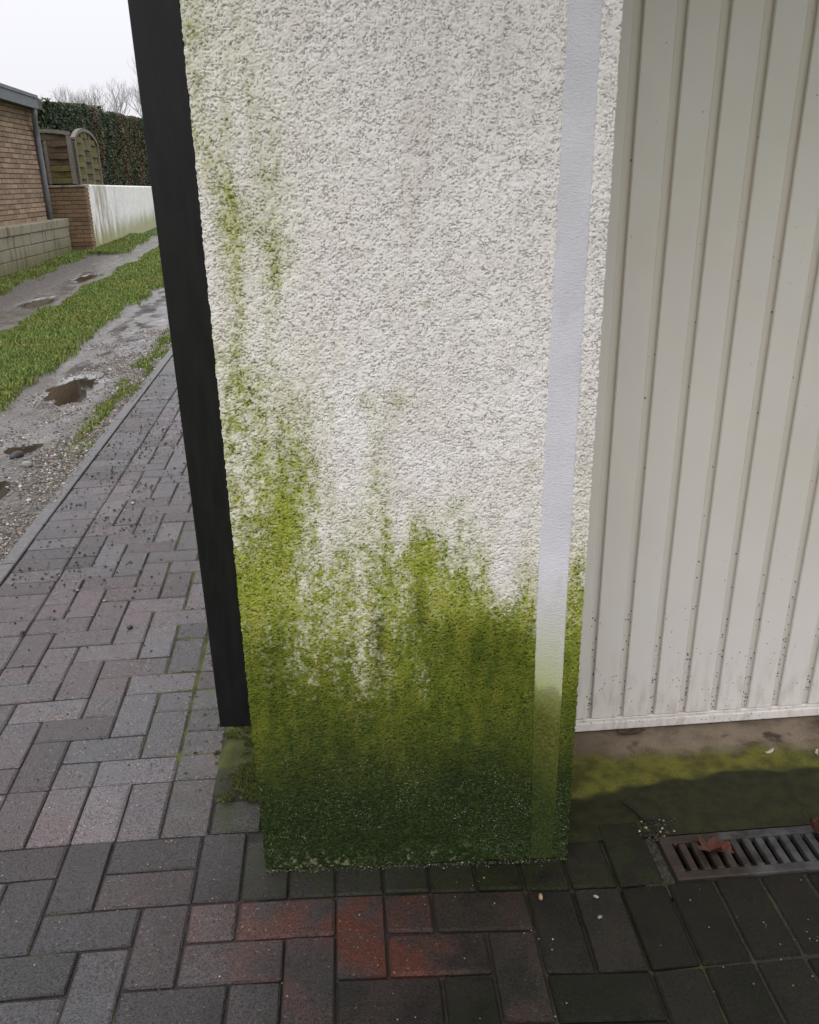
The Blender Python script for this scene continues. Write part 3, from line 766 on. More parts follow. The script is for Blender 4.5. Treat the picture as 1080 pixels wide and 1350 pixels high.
for (u0, z0, ru, rz, k) in [(.050,1.47,.008,.035,.7),(.245,1.03,.010,.02,.8),(.19,1.015,.007,.025,.7),(.305,1.03,.018,.014,.5),(.40,.82,.009,.022,.6),(.54,.905,.009,.008,.8),(.535,.875,.007,.007,.6),(.435,.79,.01,.03,.5),
                          (.46,.715,.008,.03,.7),(.36,.74,.012,.04,.8),(.42,.84,.008,.012,.5),(.36,1.19,.012,.008,.5),(.08,1.32,.015,.03,.6)]:
    moss = np.clip(moss+k*blob(u0, z0, ru, rz)*(.05+.9*spk+.4*line), 0, 1)
dark = np.interp(ZW+(fbm(UU*7, ZW*5, 3, 230)-.5)*.10+(fbm(UU*70, ZW*40, 2, 231)-.5)*.05, [0, .10, .19, .27, .36, .44, .53, .62, .8], [1, 1, .95, .83, .64, .44, .24, .08, 0])
for (u0, z0, ru, rz, k) in [(.256,.57,.013,.07,.35),(.34,.64,.018,.05,.30),(.03,.79,.02,.05,.22),(.065,.80,.016,.05,.22),(.05,.5,.05,.12,.2),(.30,.56,.10,.05,.10),(.44,.53,.11,.08,.18),(.50,.50,.06,.08,.15),(.1,1.27,.012,.04,.15)]:
    dark = np.clip(dark+k*blob(u0, z0, ru, rz), 0, 1)
# darker rows close to the ground keep some bare pale grains
bare = sstep(.62, .75, fbm(UU*120, ZW*120, 2, 240))*sstep(.07, .01, ZW)*(.3+.7*sstep(.5, .7, fbm(UU*12, ZW*3, 2, 241)))
moss = moss*(1-.18*bare)
pit = np.clip(line*1.0+hole*.6, 0, 1)
edge = np.minimum(UU, WL-UU)
zof = np.where(ZW < .03, (fbm(UU*35, ZW*0+3, 3, 250)-.5)*.012*(1-ZW/.03), 0)
uof = np.where(edge < .002, (fbm(UU*0+5, ZW*180, 2, 251)-.5)*.0030, 0)
Un = UU+uof; Zn = ZW+zof
off = H+.0025
VX = WA[0]+WT[0]*Un+WN[0]*off; VY = WA[1]+WT[1]*Un+WN[1]*off
idx = np.arange(nu*nz).reshape(nz, nu)
quads = np.stack([idx[:-1, :-1], idx[:-1, 1:], idx[1:, 1:], idx[1:, :-1]], -1).reshape(-1, 4)
Cc = np.stack([moss, dark, pit, np.clip(Dm*1.1, 0, 1)], -1).reshape(-1, 4)
wall = link('garage_wall', np_mesh('garage_wall', np.stack([VX, VY, Zn], -1).reshape(-1, 3), quads, M_PL, True, Cc))
tag(wall, 'white roughcast garage wall end with green algae creeping up from its base', 'wall')
# masonry behind the plaster: the wall end, the long side wall and the part above the picture
m = MB()
q0 = [(WA[0]+.004, WA[1]+.004), (WB[0]-.004, WB[1]+.004), (1.496, -1.05), (1.05, -1.05), (1.05, 5.2), (.856, 5.2)]
m.prism([(x, y, -.06) for x, y in q0], (0, 0, 2.52))
m.build('masonry', M_PLB, wall)
m = MB()
m.prism([(WA[0]+WN[0]*.003, WA[1]+WN[1]*.003, TOPZ+.002), (WB[0]+WN[0]*.003, WB[1]+WN[1]*.003, TOPZ+.002), (WB[0]-.002, WB[1]+.0035, TOPZ+.002), (WA[0]+.002, WA[1]+.0035, TOPZ+.002)], (0, 0, .678))
m.build('upper_plaster', M_PLB, wall)
# smooth band
nb_u, nb_z = 30, 1100
bu = np.linspace(0, 1, nb_u); bz = np.linspace(.004, 2.45, nb_z); BU, BZz = np.meshgrid(bu, bz)
l, r = band_edges(BZz); U = l+(r-l)*BU
offb = .0022+.0005*(fbm(U*60, BZz*40, 3, 260)-.5)+.0016*(fbm(U*150, BZz*150, 2, 261)-.5)*sstep(.45, .3, BZz)
offb = np.where((BU == 0) | (BU == 1), -.0005, offb)
mb = np.interp(BZz+(fbm(U*18, BZz*3, 3, 262)-.5)*.10-(BU-.5)*-.05, [0, .40, .46, .54, .66, .70], [1, 1, .72, .42, .10, 0])
db = np.interp(BZz+(fbm(U*40, BZz*14, 3, 263)-.5)*.05+(BU-.5)*.05, [0, .15, .25, .36, .43, .455], [1, .95, .75, .55, .36, .0])
idx = np.arange(nb_u*nb_z).reshape(nb_z, nb_u)
quads = np.stack([idx[:-1, :-1], idx[:-1, 1:], idx[1:, 1:], idx[1:, :-1]], -1).reshape(-1, 4)
link('smooth_band', np_mesh('smooth_band', np.stack([WA[0]+WT[0]*U+WN[0]*offb, WA[1]+WT[1]*U+WN[1]*offb, BZz], -1).reshape(-1, 3), quads, M_BAND, True,
     np.stack([mb, db, 0*mb, 0*mb+1], -1).reshape(-1, 4)), wall)
# unseen garage roof, its overhang added to shade wall top, door and paving
m = MB(); m.box(.70, 4.6, -2.3, 5.4, 2.47, 2.62)
rf = m.build('roof', M_ROOF, wall)
m = MB(); m.box(1.05, 4.3, 5.0, 5.2, -.06, 2.46); m.box(4.1, 4.3, -1.55, 5.0, -.06, 2.46); m.box(3.62, 4.1, -1.55, -1.05, -.06, 2.46); m.box(1.496, 3.62, -1.16, -1.05, 2.14, 2.46)
m.build('rear_walls', M_PLB, wall)

# ------------------------------------------------------------------ black post at the wall's left edge
pt = empty('black_post', (.81, -1.47, .32))
m = MB()
zt = 2.44
xl0, xr0 = .773, .844; xl1, xr1 = .773-.0106*(zt-.32), .844-.0040*(zt-.32)
m.add([(xl0, -1.45, .308), (xr0, -1.45, .305), (xr0, -1.39, .305), (xl0, -1.39, .308), (xl1, -1.45, zt), (xr1, -1.45, zt), (xr1, -1.39, zt), (xl1, -1.39, zt)],
      [[0, 3, 2, 1], [4, 5, 6, 7], [0, 1, 5, 4], [1, 2, 6, 5], [2, 3, 7, 6], [3, 0, 4, 7]])
m.build('profile', M_POST, pt, bevel=.0025)
for z in (1.95, 2.3):
    m = MB(); m.box(.82, .858, -1.435, -1.405, z, z+.03); m.build('bracket', M_POST, pt)
tag(pt, 'black square metal post along the left edge of the white wall', 'post')

# ------------------------------------------------------------------ garage door
DY = -1.13
dr = empty('garage_door', (1.52, DY, 0))
m = MB(); m.box(1.50, 3.62, DY+.006, DY+.03, .03, 2.14)
m.build('backing_sheet', M_GROOVE, dr)
prof = [(.005, 0), (0, -.0100), (.0022, -.0135), (.0655, -.0135), (.0685, -.0105), (.0715, 0)]
v, f = [], []
z0, z1 = .036, 2.13
for (z, k) in ((z0, 0), (z0+.004, 1), (z1, 1)):
    for (x, y) in prof: v.append((x, (y if k else y*.25)+.006, z))
for j in range(2):
    for i in range(5): f.append([j*6+i, j*6+i+1, (j+1)*6+i+1, (j+1)*6+i])
f.append([5, 4, 3, 2, 1, 0])
pan = bpy.data.meshes.new('door_panel'); pan.from_pydata(v, [], f); pan.materials.append(M_DOOR)
LINES = [(1.677+.0848*k, 1.6795+.0878*k) for k in range(-2, 23)]
for x0, x1 in LINES:
    if x0 < 1.505 or x0 > 3.5: continue
    o = link('door_panel', pan, dr, (x0-1.52, 0, 0))
    # pressed ribs fan out very slightly with height
    o.rotation_euler = (0, (x1-x0)/1.66, 0)
m = MB(); m.box(1.50, 3.62, DY-.014, DY+.004, .004, .030); m.box(1.50, 3.62, DY-.006, DY+.004, .030, .036)
m.build('bottom_rail', M_DOOR, dr, bevel=.003)
tag(dr, 'closed pale grey garage door with vertical pressed ribs and dirt spatter at the bottom', 'garage door')

# ------------------------------------------------------------------ concrete apron and drain
m = MB()
def grid_sheet(x0, x1, y0, y1, z, name, mt, step=.03):
    xs = np.arange(x0, x1+.001, step); ys = np.linspace(y0, y1, max(2, int((y1-y0)/step)))
    A, B = np.meshgrid(xs, ys); Z = z+.003*(fbm(A*7, B*7, 3, 301)-.5)
    idx = np.arange(A.size).reshape(A.shape)
    q = np.stack([idx[:-1, :-1], idx[:-1, 1:], idx[1:, 1:], idx[1:, :-1]], -1).reshape(-1, 4)
    return link(name, np_mesh(name, np.stack([A, B, Z], -1).reshape(-1, 3), q, mt, True))
M_HAUNCH = mat_simple('dirty_haunch', (0.012, 0.012, 0.007), (0.05, 0.045, 0.034), 140, 0.75, 0.15, 0.8, 0.003)
ap = grid_sheet(1.49, 3.7, -1.5315, -1.05, -.001, 'concrete_apron', M_APRON)
tag(ap, kind='structure')
m = MB(); m.box(1.645, 1.7095, -1.70, -1.5318, -.06, -.0045); m.box(1.7095, 2.75, -1.72, -1.669, -.06, -.006); m.build('concrete_haunch', M_HAUNCH, ap)
dn = empty('drain_channel', (1.72, -1.60, 0))
dx0, dx1, dy0, dy1 = 1.715, 2.72, -1.664, -1.535
m = MB(); m.box(dx0-.004, dx1, dy0, dy1, -.12, -.10); m.box(dx0-.004, dx1, dy0-.004, dy0+.008, -.12, -.006); m.box(dx0-.004, dx1, dy1-.008, dy1+.002, -.12, -.006); m.box(dx0-.004, dx0+.004, dy0+.008, dy1-.008, -.1, -.006)
m.build('trough', M_DARK, dn)
m = MB()
m.box(dx0, dx1, dy0+.001, dy0+.0235, -.016, .002); m.box(dx0, dx1, dy1-.0235, dy1-.001, -.016, .002); m.box(dx0, dx0+.026, dy0+.0235, dy1-.0235, -.016, .002)
m.build('grate_frame', M_IRON, dn, bevel=.0025)
bar = MB(); bar.box(-.0085, .0085, 0, dy1-dy0-.047, -.016, .0015)
bo = None
for k in range(34):
    x = dx0+.026+.0125+.0085+k*.0292
    if x > dx1-.01: break
    if bo is None:
        bo = bar.build('grate_bar', M_IRON, None, bevel=.0035); bo.parent = dn
    else:
        bo = bo.copy(); COL.objects.link(bo)
    bo.location = (x-1.72, dy0+.0235+1.60, 0)
tag(dn, 'rusty slotted drain grate set in the ground before the garage door', 'drain')

# ------------------------------------------------------------------ leaves, pebbles, twigs
def leaf(name, loc, size, rz, curl, col, label, tilt=0.0, lobes=5, group='fallen leaves by the garage', fold=0.0):
    n = 48; V = []; 
    rings = (0.0, .35, .7, 1.0)
    for q in rings:
        for i in range(n):
            t = 2*math.pi*i/n
            if lobes: rr = (.56+.44*abs(math.cos(lobes*t/2))**.8)*(1-.12*math.cos(t))*(.88+.12*abs(math.sin(9*t)))
            else: rr = .32+.68*abs(math.cos(t))**1.3
            x, y = q*rr*math.cos(t), q*rr*math.sin(t)*(1 if lobes else .55)
            z = curl*((x*x)*.55+.35*y*y)*(1+.4*math.sin(3*t+1))+fold*abs(y)+.05*q*math.sin(5*t)
            V.append((x*size, y*size, z*size))
    Fc = [[k*n+i, k*n+(i+1) % n, (k+1)*n+(i+1) % n, (k+1)*n+i] for k in range(len(rings)-1) for i in range(n)]
    C = [(col[0]*(.6+.7*random.random()), col[1]*(.6+.6*random.random()), col[2], 1) for _ in V]
    me = np_mesh(name, V, Fc, M_DEADLEAF, True, C)
    o = link(name, me, None, loc); o.rotation_euler = (tilt, .1, rz)
    me2 = MB(); me2.tube([(size*.9, 0, .1*size*curl+.001), (size*1.35, size*.1, .003), (size*1.7, size*.3, .002)], [.0011, .0009, .0007], 5)
    s = me2.build('stalk', M_DEADLEAF, None); s.parent = o
    at = s.data.color_attributes.new('tint', 'FLOAT_COLOR', 'POINT')
    for d in at.data: d.color = (col[0]*.7, col[1]*.7, col[2], 1)
    return tag(o, label, 'leaf', group)
leaf('leaf', (1.815, -1.590, .006), .036, 2.2, 1.2, (.070, .026, .013), 'curled reddish brown lobed leaf lying on the slots of the drain grate', .15)
leaf('leaf', (2.06, -1.566, .016), .030, 1.4, 1.5, (.06, .027, .015), 'upturned brown leaf on the drain grate at the right picture edge', 1.0, 5)
leaf('leaf', (1.775, -1.160, .004), .030, .1, .5, (.06, .03, .018), 'thin dark brown leaf lying under the garage door rail', .1, 0)
leaf('leaf', (2.098, -1.277, .002), .014, .4, 1.0, (.42, .38, .28), 'small pale curled leaf on the green concrete', .3, 0)
leaf('leaf', (2.215, -1.296, .002), .012, 1.1, 1.0, (.40, .36, .26), 'small pale curled leaf on the green concrete, nearest the right picture edge', .3, 0)
leaf('leaf', (1.858, -1.580, -.006), .018, .9, .8, (.15, .06, .03), 'small brown leaf scrap stuck in a slot right of the lobed leaf', .3, 3)

def pebble(loc, r, c, label, seed):
    rr = random.Random(seed); V, Fc = [], []
    nu_, nv_ = 10, 6
    for j in range(nv_+1):
        ph = math.pi*j/nv_
        for i in range(nu_):
            t = 2*math.pi*i/nu_
            k = 1+.16*math.sin(2*t+seed)+.12*math.sin(3*ph+seed)+rr.uniform(-.06, .06)
            V.append((r*1.25*k*math.sin(ph)*math.cos(t), r*.9*k*math.sin(ph)*math.sin(t), r*.7*math.cos(ph)))
    for j in range(nv_):
        for i in range(nu_): Fc.append([j*nu_+i, (j+1)*nu_+i, (j+1)*nu_+(i+1) % nu_, j*nu_+(i+1) % nu_])
    o = link('pebble', np_mesh('pebble', V, Fc, M_STONE, True, [(*c, 1)]*len(V)), None, loc)
    o.rotation_euler = (0, 0, seed*1.3)
    return tag(o, label, 'pebble', 'pebbles lying on the paving')
pebble((1.4187, -1.679, .0045), .0062, (.24, .17, .10), 'tan pebble on the dark paving just below the right corner of the wall', 1)
pebble((1.5317, -1.690, .0035), .0042, (.20, .20, .20), 'pale grey pebble lying on the paving left of the drain, the upper of two', 2)
pebble((1.5243, -1.742, .0035), .0042, (.15, .15, .155), 'grey pebble lying on the paving left of the drain, the lower of two', 3)
pebble((.0, -.42, .004), .007, (.025, .024, .023), 'black clinker lump on the paving beside the soldier course', 4)
pebble((.345, -.43, .005), .009, (.02, .02, .02), 'black clinker lump on the grey herringbone paving near the post', 5)
pebble((.13, .72, .004), .008, (.36, .35, .33), 'whitish pebble on the soldier course of the paving', 6)
pebble((-.52, 1.36, .0), .024, (.20, .195, .19), 'pale grey stone in the gravel beside the nearest puddle', 7)
pebble((-.62, 1.52, .0), .030, (.035, .035, .037), 'dark grey stone in the gravel between the two small puddles', 8)
tw = MB(); tw.tube([(1.672, -1.418, .004), (1.69, -1.45, .006), (1.702, -1.478, .004), (1.715, -1.50, .006), (1.722, -1.528, .004)], [.0018, .0032, .0034, .004, .003], 6)
tw.tube([(1.702, -1.478, .004), (1.722, -1.49, .010), (1.735, -1.488, .006)], [.0022, .0018, .0014], 5); tw.tube([(1.70, -1.50, .003), (1.725, -1.515, .009), (1.745, -1.50, .004)], [.002, .0016, .0012], 5)
M_TWIG = mat_simple('wet_twig', (.006, .005, .004), (.016, .012, .009), 80, .7, .3, .5)
o = tw.build('twig', M_TWIG); tag(o, 'thin dark forked twig lying against the left end of the drain grate', 'twig')
cs = np.stack([rng.normal(1.725, .022, 90), rng.normal(-1.515, .018, 90), np.full(90, .003)], -1)
tn = rng.uniform(.4, 1.3, 90)[:, None]*np.array([[.03, .022, .014]]); tn[:12] = (.3, .26, .16)
tag(link('litter', stones('litter', cs, rng.uniform(.0015, .005, 90), tn)), 'dark crumbled leaf litter at the left end of the drain grate', 'litter', kind='stuff')
# damp crumbs where the wall meets the paving
n = 420
u = rng.uniform(0, WL, n); dd = np.abs(rng.normal(0, .006, n))+.002
cs = np.stack([WA[0]+WT[0]*u+WN[0]*dd, WA[1]+WT[1]*u+WN[1]*dd, rng.uniform(0, .003, n)], -1)
tn = rng.uniform(.4, 1.3, n)[:, None]*np.array([[.035, .04, .016]]); tn[rng.uniform(0, 1, n) < .05] = (.20, .20, .14)
tag(link('plaster_crumbs', stones('plaster_crumbs', cs, rng.uniform(.001, .0035, n), tn)), 'crumbs of plaster and algae along the foot of the white wall', 'crumbs', kind='stuff')

# ------------------------------------------------------------------ left side of the lane: low block wall, brick garage, pier, white wall
SL = -.025                                           # the lane side falls gently away
def shear_box(y0, y1, x0, x1, z0, z1, yref):
    """box between y0..y1 whose courses follow the fall of the lane"""
    def z(zv, y): return zv+SL*(y-yref)
    v = [(x0,y0,z(z0,y0)),(x1,y0,z(z0,y0)),(x1,y1,z(z0,y1)),(x0,y1,z(z0,y1)),(x0,y0,z(z1,y0)),(x1,y0,z(z1,y0)),(x1,y1,z(z1,y1)),(x0,y1,z(z1,y1))]
    return v, [[0,3,2,1],[4,5,6,7],[0,1,5,4],[1,2,6,5],[2,3,7,6],[3,0,4,7]]
bw = empty('block_wall', (-3.2, 9, 0))
m = MB(); m.add(*shear_box(4.0, 12.34, -3.38, -3.112, -.12, .585, 9.2)); m.build('core', M_MORTAR, bw)
courses = [(-.10, .045), (.055, .20), (.21, .355), (.365, .51)]
extra = MB()
for j, (z0, z1) in enumerate(courses):
    y = 12.355; first = .19 if j % 2 else .37
    while y > 4.1:
        L_ = first if y > 12.3 else .365
        jx = random.uniform(-.004, .004)
        sb = shear_box(max(y-L_+.005, 4.0), y-.005, -3.20, -3.10+jx, z0+random.uniform(-.003, .003), z1, 9.2)
        if y > 8.6:
            b_ = MB(); b_.add(*sb); b_.build('block', M_BLOCK, bw, bevel=.006)
        else: extra.add(*sb)
        y -= L_
o = extra.build('far_blocks', M_BLOCK, bw); o['kind'] = 'stuff'
y = 12.37
while y > 4.2:
    b_ = MB(); b_.add(*shear_box(y-.985, y-.006, -3.39, -3.085, .515, .64, 9.2)); b_.build('coping', M_BLOCK, bw, bevel=.012); y -= .99
tag(bw, 'low mossy grey concrete block wall along the lane below the brick garage', 'wall')

hs = empty('brick_garage', (-3.5, 12, 0))
m = MB(); m.add(*shear_box(4.0, 12.04, -7.5, -3.312, -.1, 2.2, 12.0)); wl = m.build('wall', M_MORTAR, hs)
wl['_base'] = tuple(hs.location)
ch, bl_ = .0672, .25
bm = None; ex = MB()
for r_ in range(26):
    z0 = .50+r_*ch
    yy = 12.05; k = 0
    while yy > 4.2:
        L_ = .115 if (r_ % 2 and k == 0) else .24
        jx = random.uniform(-.003, .003)
        zz0, zz1 = z0+random.uniform(-.002, .002), z0+ch-.012
        ylo = yy-L_
        if yy > 10.05 and r_ < 25:
            b_ = MB(); b_.add(*shear_box(ylo, yy, -3.33, -3.296+jx, zz0, zz1, 12.0)); b_.build('brick', M_BRICK, wl)
        else: ex.add(*shear_box(ylo, yy, -3.33, -3.296+jx, zz0, zz1, 12.0))
        yy = ylo-.011; k += 1
o = ex.build('far_bricks', M_BRICK, wl); o['kind'] = 'stuff'
m = MB()
def fz(y, z): return z-.036*(y-10.3)
m.add([(-3.16,4,fz(4,2.19)),(-3.12,4,fz(4,2.19)),(-3.12,11.78,fz(11.78,2.19)),(-3.16,11.78,fz(11.78,2.19)),(-3.16,4,fz(4,2.36)),(-3.12,4,fz(4,2.36)),(-3.12,11.78,fz(11.78,2.36)),(-3.16,11.78,fz(11.78,2.36))],
      [[0,3,2,1],[4,5,6,7],[0,1,5,4],[1,2,6,5],[2,3,7,6],[3,0,4,7]])
m.add([(-3.16,4,fz(4,2.33)),(-3.105,4,fz(4,2.33)),(-3.105,11.80,fz(11.8,2.33)),(-3.16,11.80,fz(11.8,2.33)),(-3.16,4,fz(4,2.375)),(-3.105,4,fz(4,2.375)),(-3.105,11.80,fz(11.8,2.375)),(-3.16,11.80,fz(11.8,2.375))],
      [[0,3,2,1],[4,5,6,7],[0,1,5,4],[1,2,6,5],[2,3,7,6],[3,0,4,7]])
m.build('fascia', M_FASCIA, hs)
m = MB(); m.add([(-7.7,3.8,fz(3.8,2.2)),(-3.14,3.8,fz(3.8,2.2)),(-3.14,12.1,fz(12.1,2.2)),(-7.7,12.1,fz(12.1,2.2)),(-7.7,3.8,fz(3.8,2.35)),(-3.165,3.8,fz(3.8,2.35)),(-3.165,12.1,fz(12.1,2.345)),(-7.7,12.1,fz(12.1,2.345))],
      [[0,3,2,1],[4,5,6,7],[0,1,5,4],[1,2,6,5],[2,3,7,6],[3,0,4,7]])
m.build('roof', M_ROOF, hs)
m = MB(); m.tube([(-3.17, 11.70, 2.16), (-3.17, 11.72, 2.07), (-3.20, 11.78, 1.98), (-3.245, 11.93, 1.86), (-3.255, 11.97, 1.78), (-3.255, 11.985, 1.2), (-3.255, 12.0, .55)], .040, 12)
m.build('downpipe', M_ZINC, hs, smooth=True)
tag(hs, 'flat roofed buff brick garage with grey fascia and zinc downpipe', 'building')

pr = empty('brick_pier', (-3.06, 12.7, 0))
m = MB(); m.box(-3.44, -2.838, 12.612, 12.84, -.1, 1.0); m.build('core', M_MORTAR, pr)
for r_ in range(16):
    z0 = -.02+r_*.065; x = -2.822; k = 0
    while x > -3.43:
        L_ = .115 if (r_ % 2 and k == 0) else .235
        b_ = MB(); b_.box(max(x-L_, -3.44), x, 12.6+random.uniform(-.003, .003), 12.85, z0, z0+.053); b_.build('brick', M_BRICKD, pr)
        x -= L_+.011; k += 1
m = MB(); m.box(-3.46, -2.81, 12.585, 12.86, 1.02, 1.05); m.build('coping', M_BLOCK, pr, bevel=.006)
tag(pr, 'brown brick pier below the arched fence, ending at the white wall', 'pier')

m = MB()
ys_ = [12.87, 14, 16, 18, 20, 24, 30]; v, f = [], []
for y in ys_:
    zt_ = 1.03-.034*(y-13)
    v += [(-2.86, y, -.25), (-2.86, y, zt_), (-2.88, y, zt_+.02), (-3.06, y, zt_+.02), (-3.06, y, -.25)]
for i in range(len(ys_)-1):
    for k in range(4): f.append([i*5+k, (i+1)*5+k, (i+1)*5+k+1, i*5+k+1])
f.append([0, 1, 2, 3, 4]); f.append([(len(ys_)-1)*5+k for k in range(4, -1, -1)])
m.add(v, f); ww = m.build('white_wall', M_WWALL, None, loc=(-2.95, 12.9, 0)); 
tag(ww, 'low white rendered garden wall stained green and brown, beside the far lane', 'wall')

# arched fence panels, each slat a piece of its own
def panel(name, origin, u, n_, width, zlow, zsh, zpk, peak, label, green, zslope=0.0):
    root = empty(name, origin); O = Vector(origin); u = Vector(u).normalized(); nn = Vector(n_).normalized()
    def arch(t):           # top height at t in 0..1
        k = (t-peak)/max(peak, 1-peak)
        return zsh+(zpk-zsh)*max(0, 1-k*k)**.6
    def P(t, z, d): p = O+u*(t*width)+nn*d; return (p.x, p.y, z+zslope*t)
    for t0 in (0, 1):
        a, b = (0, .06/width) if t0 == 0 else (1-.06/width, 1)
        m = MB(); m.add([P(a,zlow,-.03),P(b,zlow,-.03),P(b,zlow,.03),P(a,zlow,.03),P(a,arch(a),-.03),P(b,arch(b),-.03),P(b,arch(b),.03),P(a,arch(a),.03)],
                        [[0,3,2,1],[4,5,6,7],[0,1,5,4],[1,2,6,5],[2,3,7,6],[3,0,4,7]]); m.build('stile', M_FRAMEW, root)
    m = MB(); N = 18; v, f = [], []
    for i in range(N+1):
        t = i/N; z = arch(t)
        v += [P(t, z-.02, -.035), P(t, z+.035, -.035), P(t, z+.035, .035), P(t, z-.02, .035)]
    for i in range(N):
        for k in range(4): f.append([i*4+k, i*4+(k+1) % 4, (i+1)*4+(k+1) % 4, (i+1)*4+k])
    f += [[3, 2, 1, 0], [N*4+k for k in range(4)]]
    m.add(v, f); m.build('arch_rail', M_FRAMEW, root)
    for tm in (.33, .66):
        m = MB(); m.add([P(tm-.02,zlow,-.012),P(tm+.02,zlow,-.012),P(tm+.02,zlow,.012),P(tm-.02,zlow,.012),P(tm-.02,arch(tm),-.012),P(tm+.02,arch(tm),-.012),P(tm+.02,arch(tm),.012),P(tm-.02,arch(tm),.012)],
                        [[0,3,2,1],[4,5,6,7],[0,1,5,4],[1,2,6,5],[2,3,7,6],[3,0,4,7]]); m.build('batten', M_FRAMEW, root)
    z = zlow+.01; j = 0
    while z < zpk-.05:
        h = .085
        ts = [t/60 for t in range(61) if arch(t/60) > z+h*.75]
        if len(ts) < 4: break
        ta, tb = ts[0], ts[-1]
        m = MB(); N = 6; v, f = [], []
        for i in range(N+1):
            t = ta+(tb-ta)*i/N; d = .022*math.sin(i/N*math.pi*3+(j % 2)*math.pi)
            v += [P(t, z, d-.006), P(t, z+h, d-.006), P(t, z+h, d+.006), P(t, z, d+.006)]
        for i in range(N):
            for k in range(4): f.append([i*4+k, i*4+(k+1) % 4, (i+1)*4+(k+1) % 4, (i+1)*4+k])
        f += [[3, 2, 1, 0], [N*4+k for k in range(4)]]
        m.add(v, f); o = m.build('slat', M_WOOD, root); o.color = (0, green(z), 0, 1)
        z += h+.008; j += 1
    return tag(root, label, 'fence panel', 'arched fence panels')
panel('fence_panel', (-4.16, 12.72, 1.06), (1, 0, 0), (0, -1, 0), 1.20, 1.07, 1.66, 1.86, .62, 'dark brown arched wooden fence panel on the brick pier, facing the camera', lambda z: .7 if z < 1.28 else .05)
panel('fence_panel', (-2.95, 12.84, 1.02), (0, 1, 0), (-1, 0, 0), 1.55, 1.04, 1.66, 1.91, .48, 'green stained arched wooden fence panel standing on the white wall', lambda z: random.uniform(.6, 1.0), -.06)

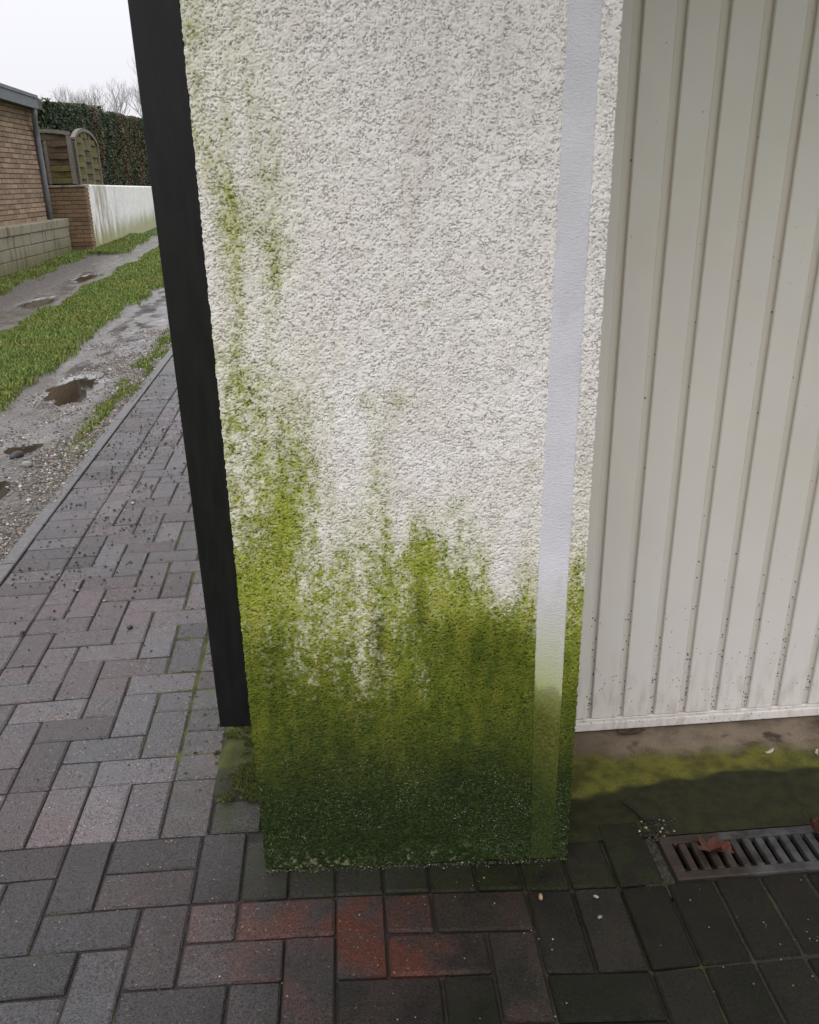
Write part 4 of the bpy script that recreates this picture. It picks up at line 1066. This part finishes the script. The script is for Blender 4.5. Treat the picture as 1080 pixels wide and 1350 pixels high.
# ------------------------------------------------------------------ hedge and bare trees
def hedge(name, x0, x1, y0, y1, z0, z1, n, label):
    f_ = rng.uniform(0, 1, n)
    y = rng.uniform(y0, y1, n); z = rng.uniform(z0, z1, n); x = np.zeros(n)
    top = f_ < .30; frt = (f_ >= .30) & (f_ < .9); end = f_ >= .9
    bul = .16*(fbm(y*1.3, z*1.6, 4, 401)-.5)+.10*(fbm(y*5, z*5, 3, 402)-.5)
    tb = .20*(fbm(y*1.1, x*0+2, 4, 403)-.5)
    x = np.where(top, rng.uniform(x0, x1, n), x1-np.abs(rng.normal(0, .06, n))+bul)
    z = np.where(top, z1+tb-np.abs(rng.normal(0, .05, n)), np.minimum(z, z1+tb))
    x = np.where(end, rng.uniform(x0, x1, n), x); y = np.where(end, y0+np.abs(rng.normal(0, .06, n))+bul, y)
    sz = rng.uniform(.012, .034, n)
    A = rng.normal(0, 1, (n, 3)); A /= np.linalg.norm(A, axis=1)[:, None]; B_ = np.cross(A, rng.normal(0, 1, (n, 3))); B_ /= np.linalg.norm(B_, axis=1)[:, None]
    P = np.stack([x, y, z], -1)
    V = np.stack([P-A*sz[:, None], P+B_*sz[:, None]*.5, P+A*sz[:, None], P-B_*sz[:, None]*.5], 1).reshape(-1, 3)
    br_ = sstep(.50, .60, fbm(y*2.2, z*.55+3, 4, 405))*sstep(14.2, 15.4, y+.0*z)*.85*rng.uniform(.3, 1, n)
    tb2 = ((f_ < .2)*(rng.uniform(0, 1, n) < .4)*sstep(15, 13.5, y))
    br_ = np.clip(br_+tb2*.8, 0, 1)[:, None]
    c = np.array([.036, .054, .026])*rng.uniform(.4, 1.7, (n, 1)); brn = np.array([.14, .085, .050])*rng.uniform(.5, 1.5, (n, 1))
    lt = (rng.uniform(0, 1, n) < .07)[:, None]; c = np.where(lt, np.array([.085, .115, .05])*rng.uniform(.6, 1.3, (n, 1)), c)
    c = c*(1-br_)+brn*br_
    Cc = np.repeat(np.concatenate([c, np.ones((n, 1))], 1)[:, None], 4, 1).reshape(-1, 4)
    root = empty(name, ((x0+x1)/2, y0, 0))
    off = np.array(root.location)
    o = link('foliage', np_mesh('foliage', V-off, np.arange(n*4).reshape(-1, 4), M_LEAFY, False, Cc), root); o['kind'] = 'stuff'
    m = MB(); m.box(x0+.2, x1-.12, y0+.14, y1-.1, z0, z1-.16); m.build('inner_twigs', M_TWIG, root)
    return tag(root, label, 'hedge')
hedge('hedge', -4.5, -3.28, 12.95, 27, .3, 2.36, 170000, 'tall clipped dark hedge with brown patches behind the white wall')

def tree(name, x, y, h, spread, seed, label, zb=-.1):
    rr = random.Random(seed); root = empty(name, (x, y, zb))
    segs_t, segs_b = MB(), MB()
    def grow(p, d, l, r, lev):
        pts = [p]; q = p; dd = d.copy(); k = 3
        for i in range(k):
            dd = (dd+Vector((rr.gauss(0, .13), rr.gauss(0, .13), rr.gauss(.05, .07)))).normalized(); q = q+dd*(l/k); pts.append(q)
        (segs_t if lev == 0 else segs_b).tube(pts, [r, r*.88, r*.76, r*.62], 7 if lev == 0 else (4 if lev < 3 else 3))
        if lev >= 6 or r < .0045: return
        nch = 4 if lev < 3 else 3
        for c in range(nch):
            t = rr.uniform(.45, 1.0) if c else 1.0
            base = pts[min(3, int(t*3+.5))]
            ax = Vector((rr.gauss(0, 1), rr.gauss(0, 1), rr.gauss(0, .4))).normalized()
            nd = (dd*.9+ax*rr.uniform(.45, .85)*spread+Vector((0, 0, .18))).normalized()
            grow(base, nd, l*rr.uniform(.62, .80), r*.62*rr.uniform(.75, 1.0), lev+1)
    grow(Vector((x, y, zb)), Vector((0, 0, 1)), h*.22, h*.0135, 0)
    segs_t.build('trunk', M_BARK, root); segs_b.build('crown', M_BARK, root)
    return tag(root, label, 'tree', 'bare trees beyond the hedge')
tree('bare_tree', -9.3, 40, 8.2, 1.0, 3, 'bare wide crowned winter tree beyond the hedge, between brick garage and the other tree')
tree('bare_tree', -6.4, 38, 8.6, .9, 8, 'bare winter tree beyond the hedge, half hidden by the black post')
tree('bare_tree', -11.2, 42, 7.0, .9, 15, 'low bare winter tree just above the roof end of the brick garage')
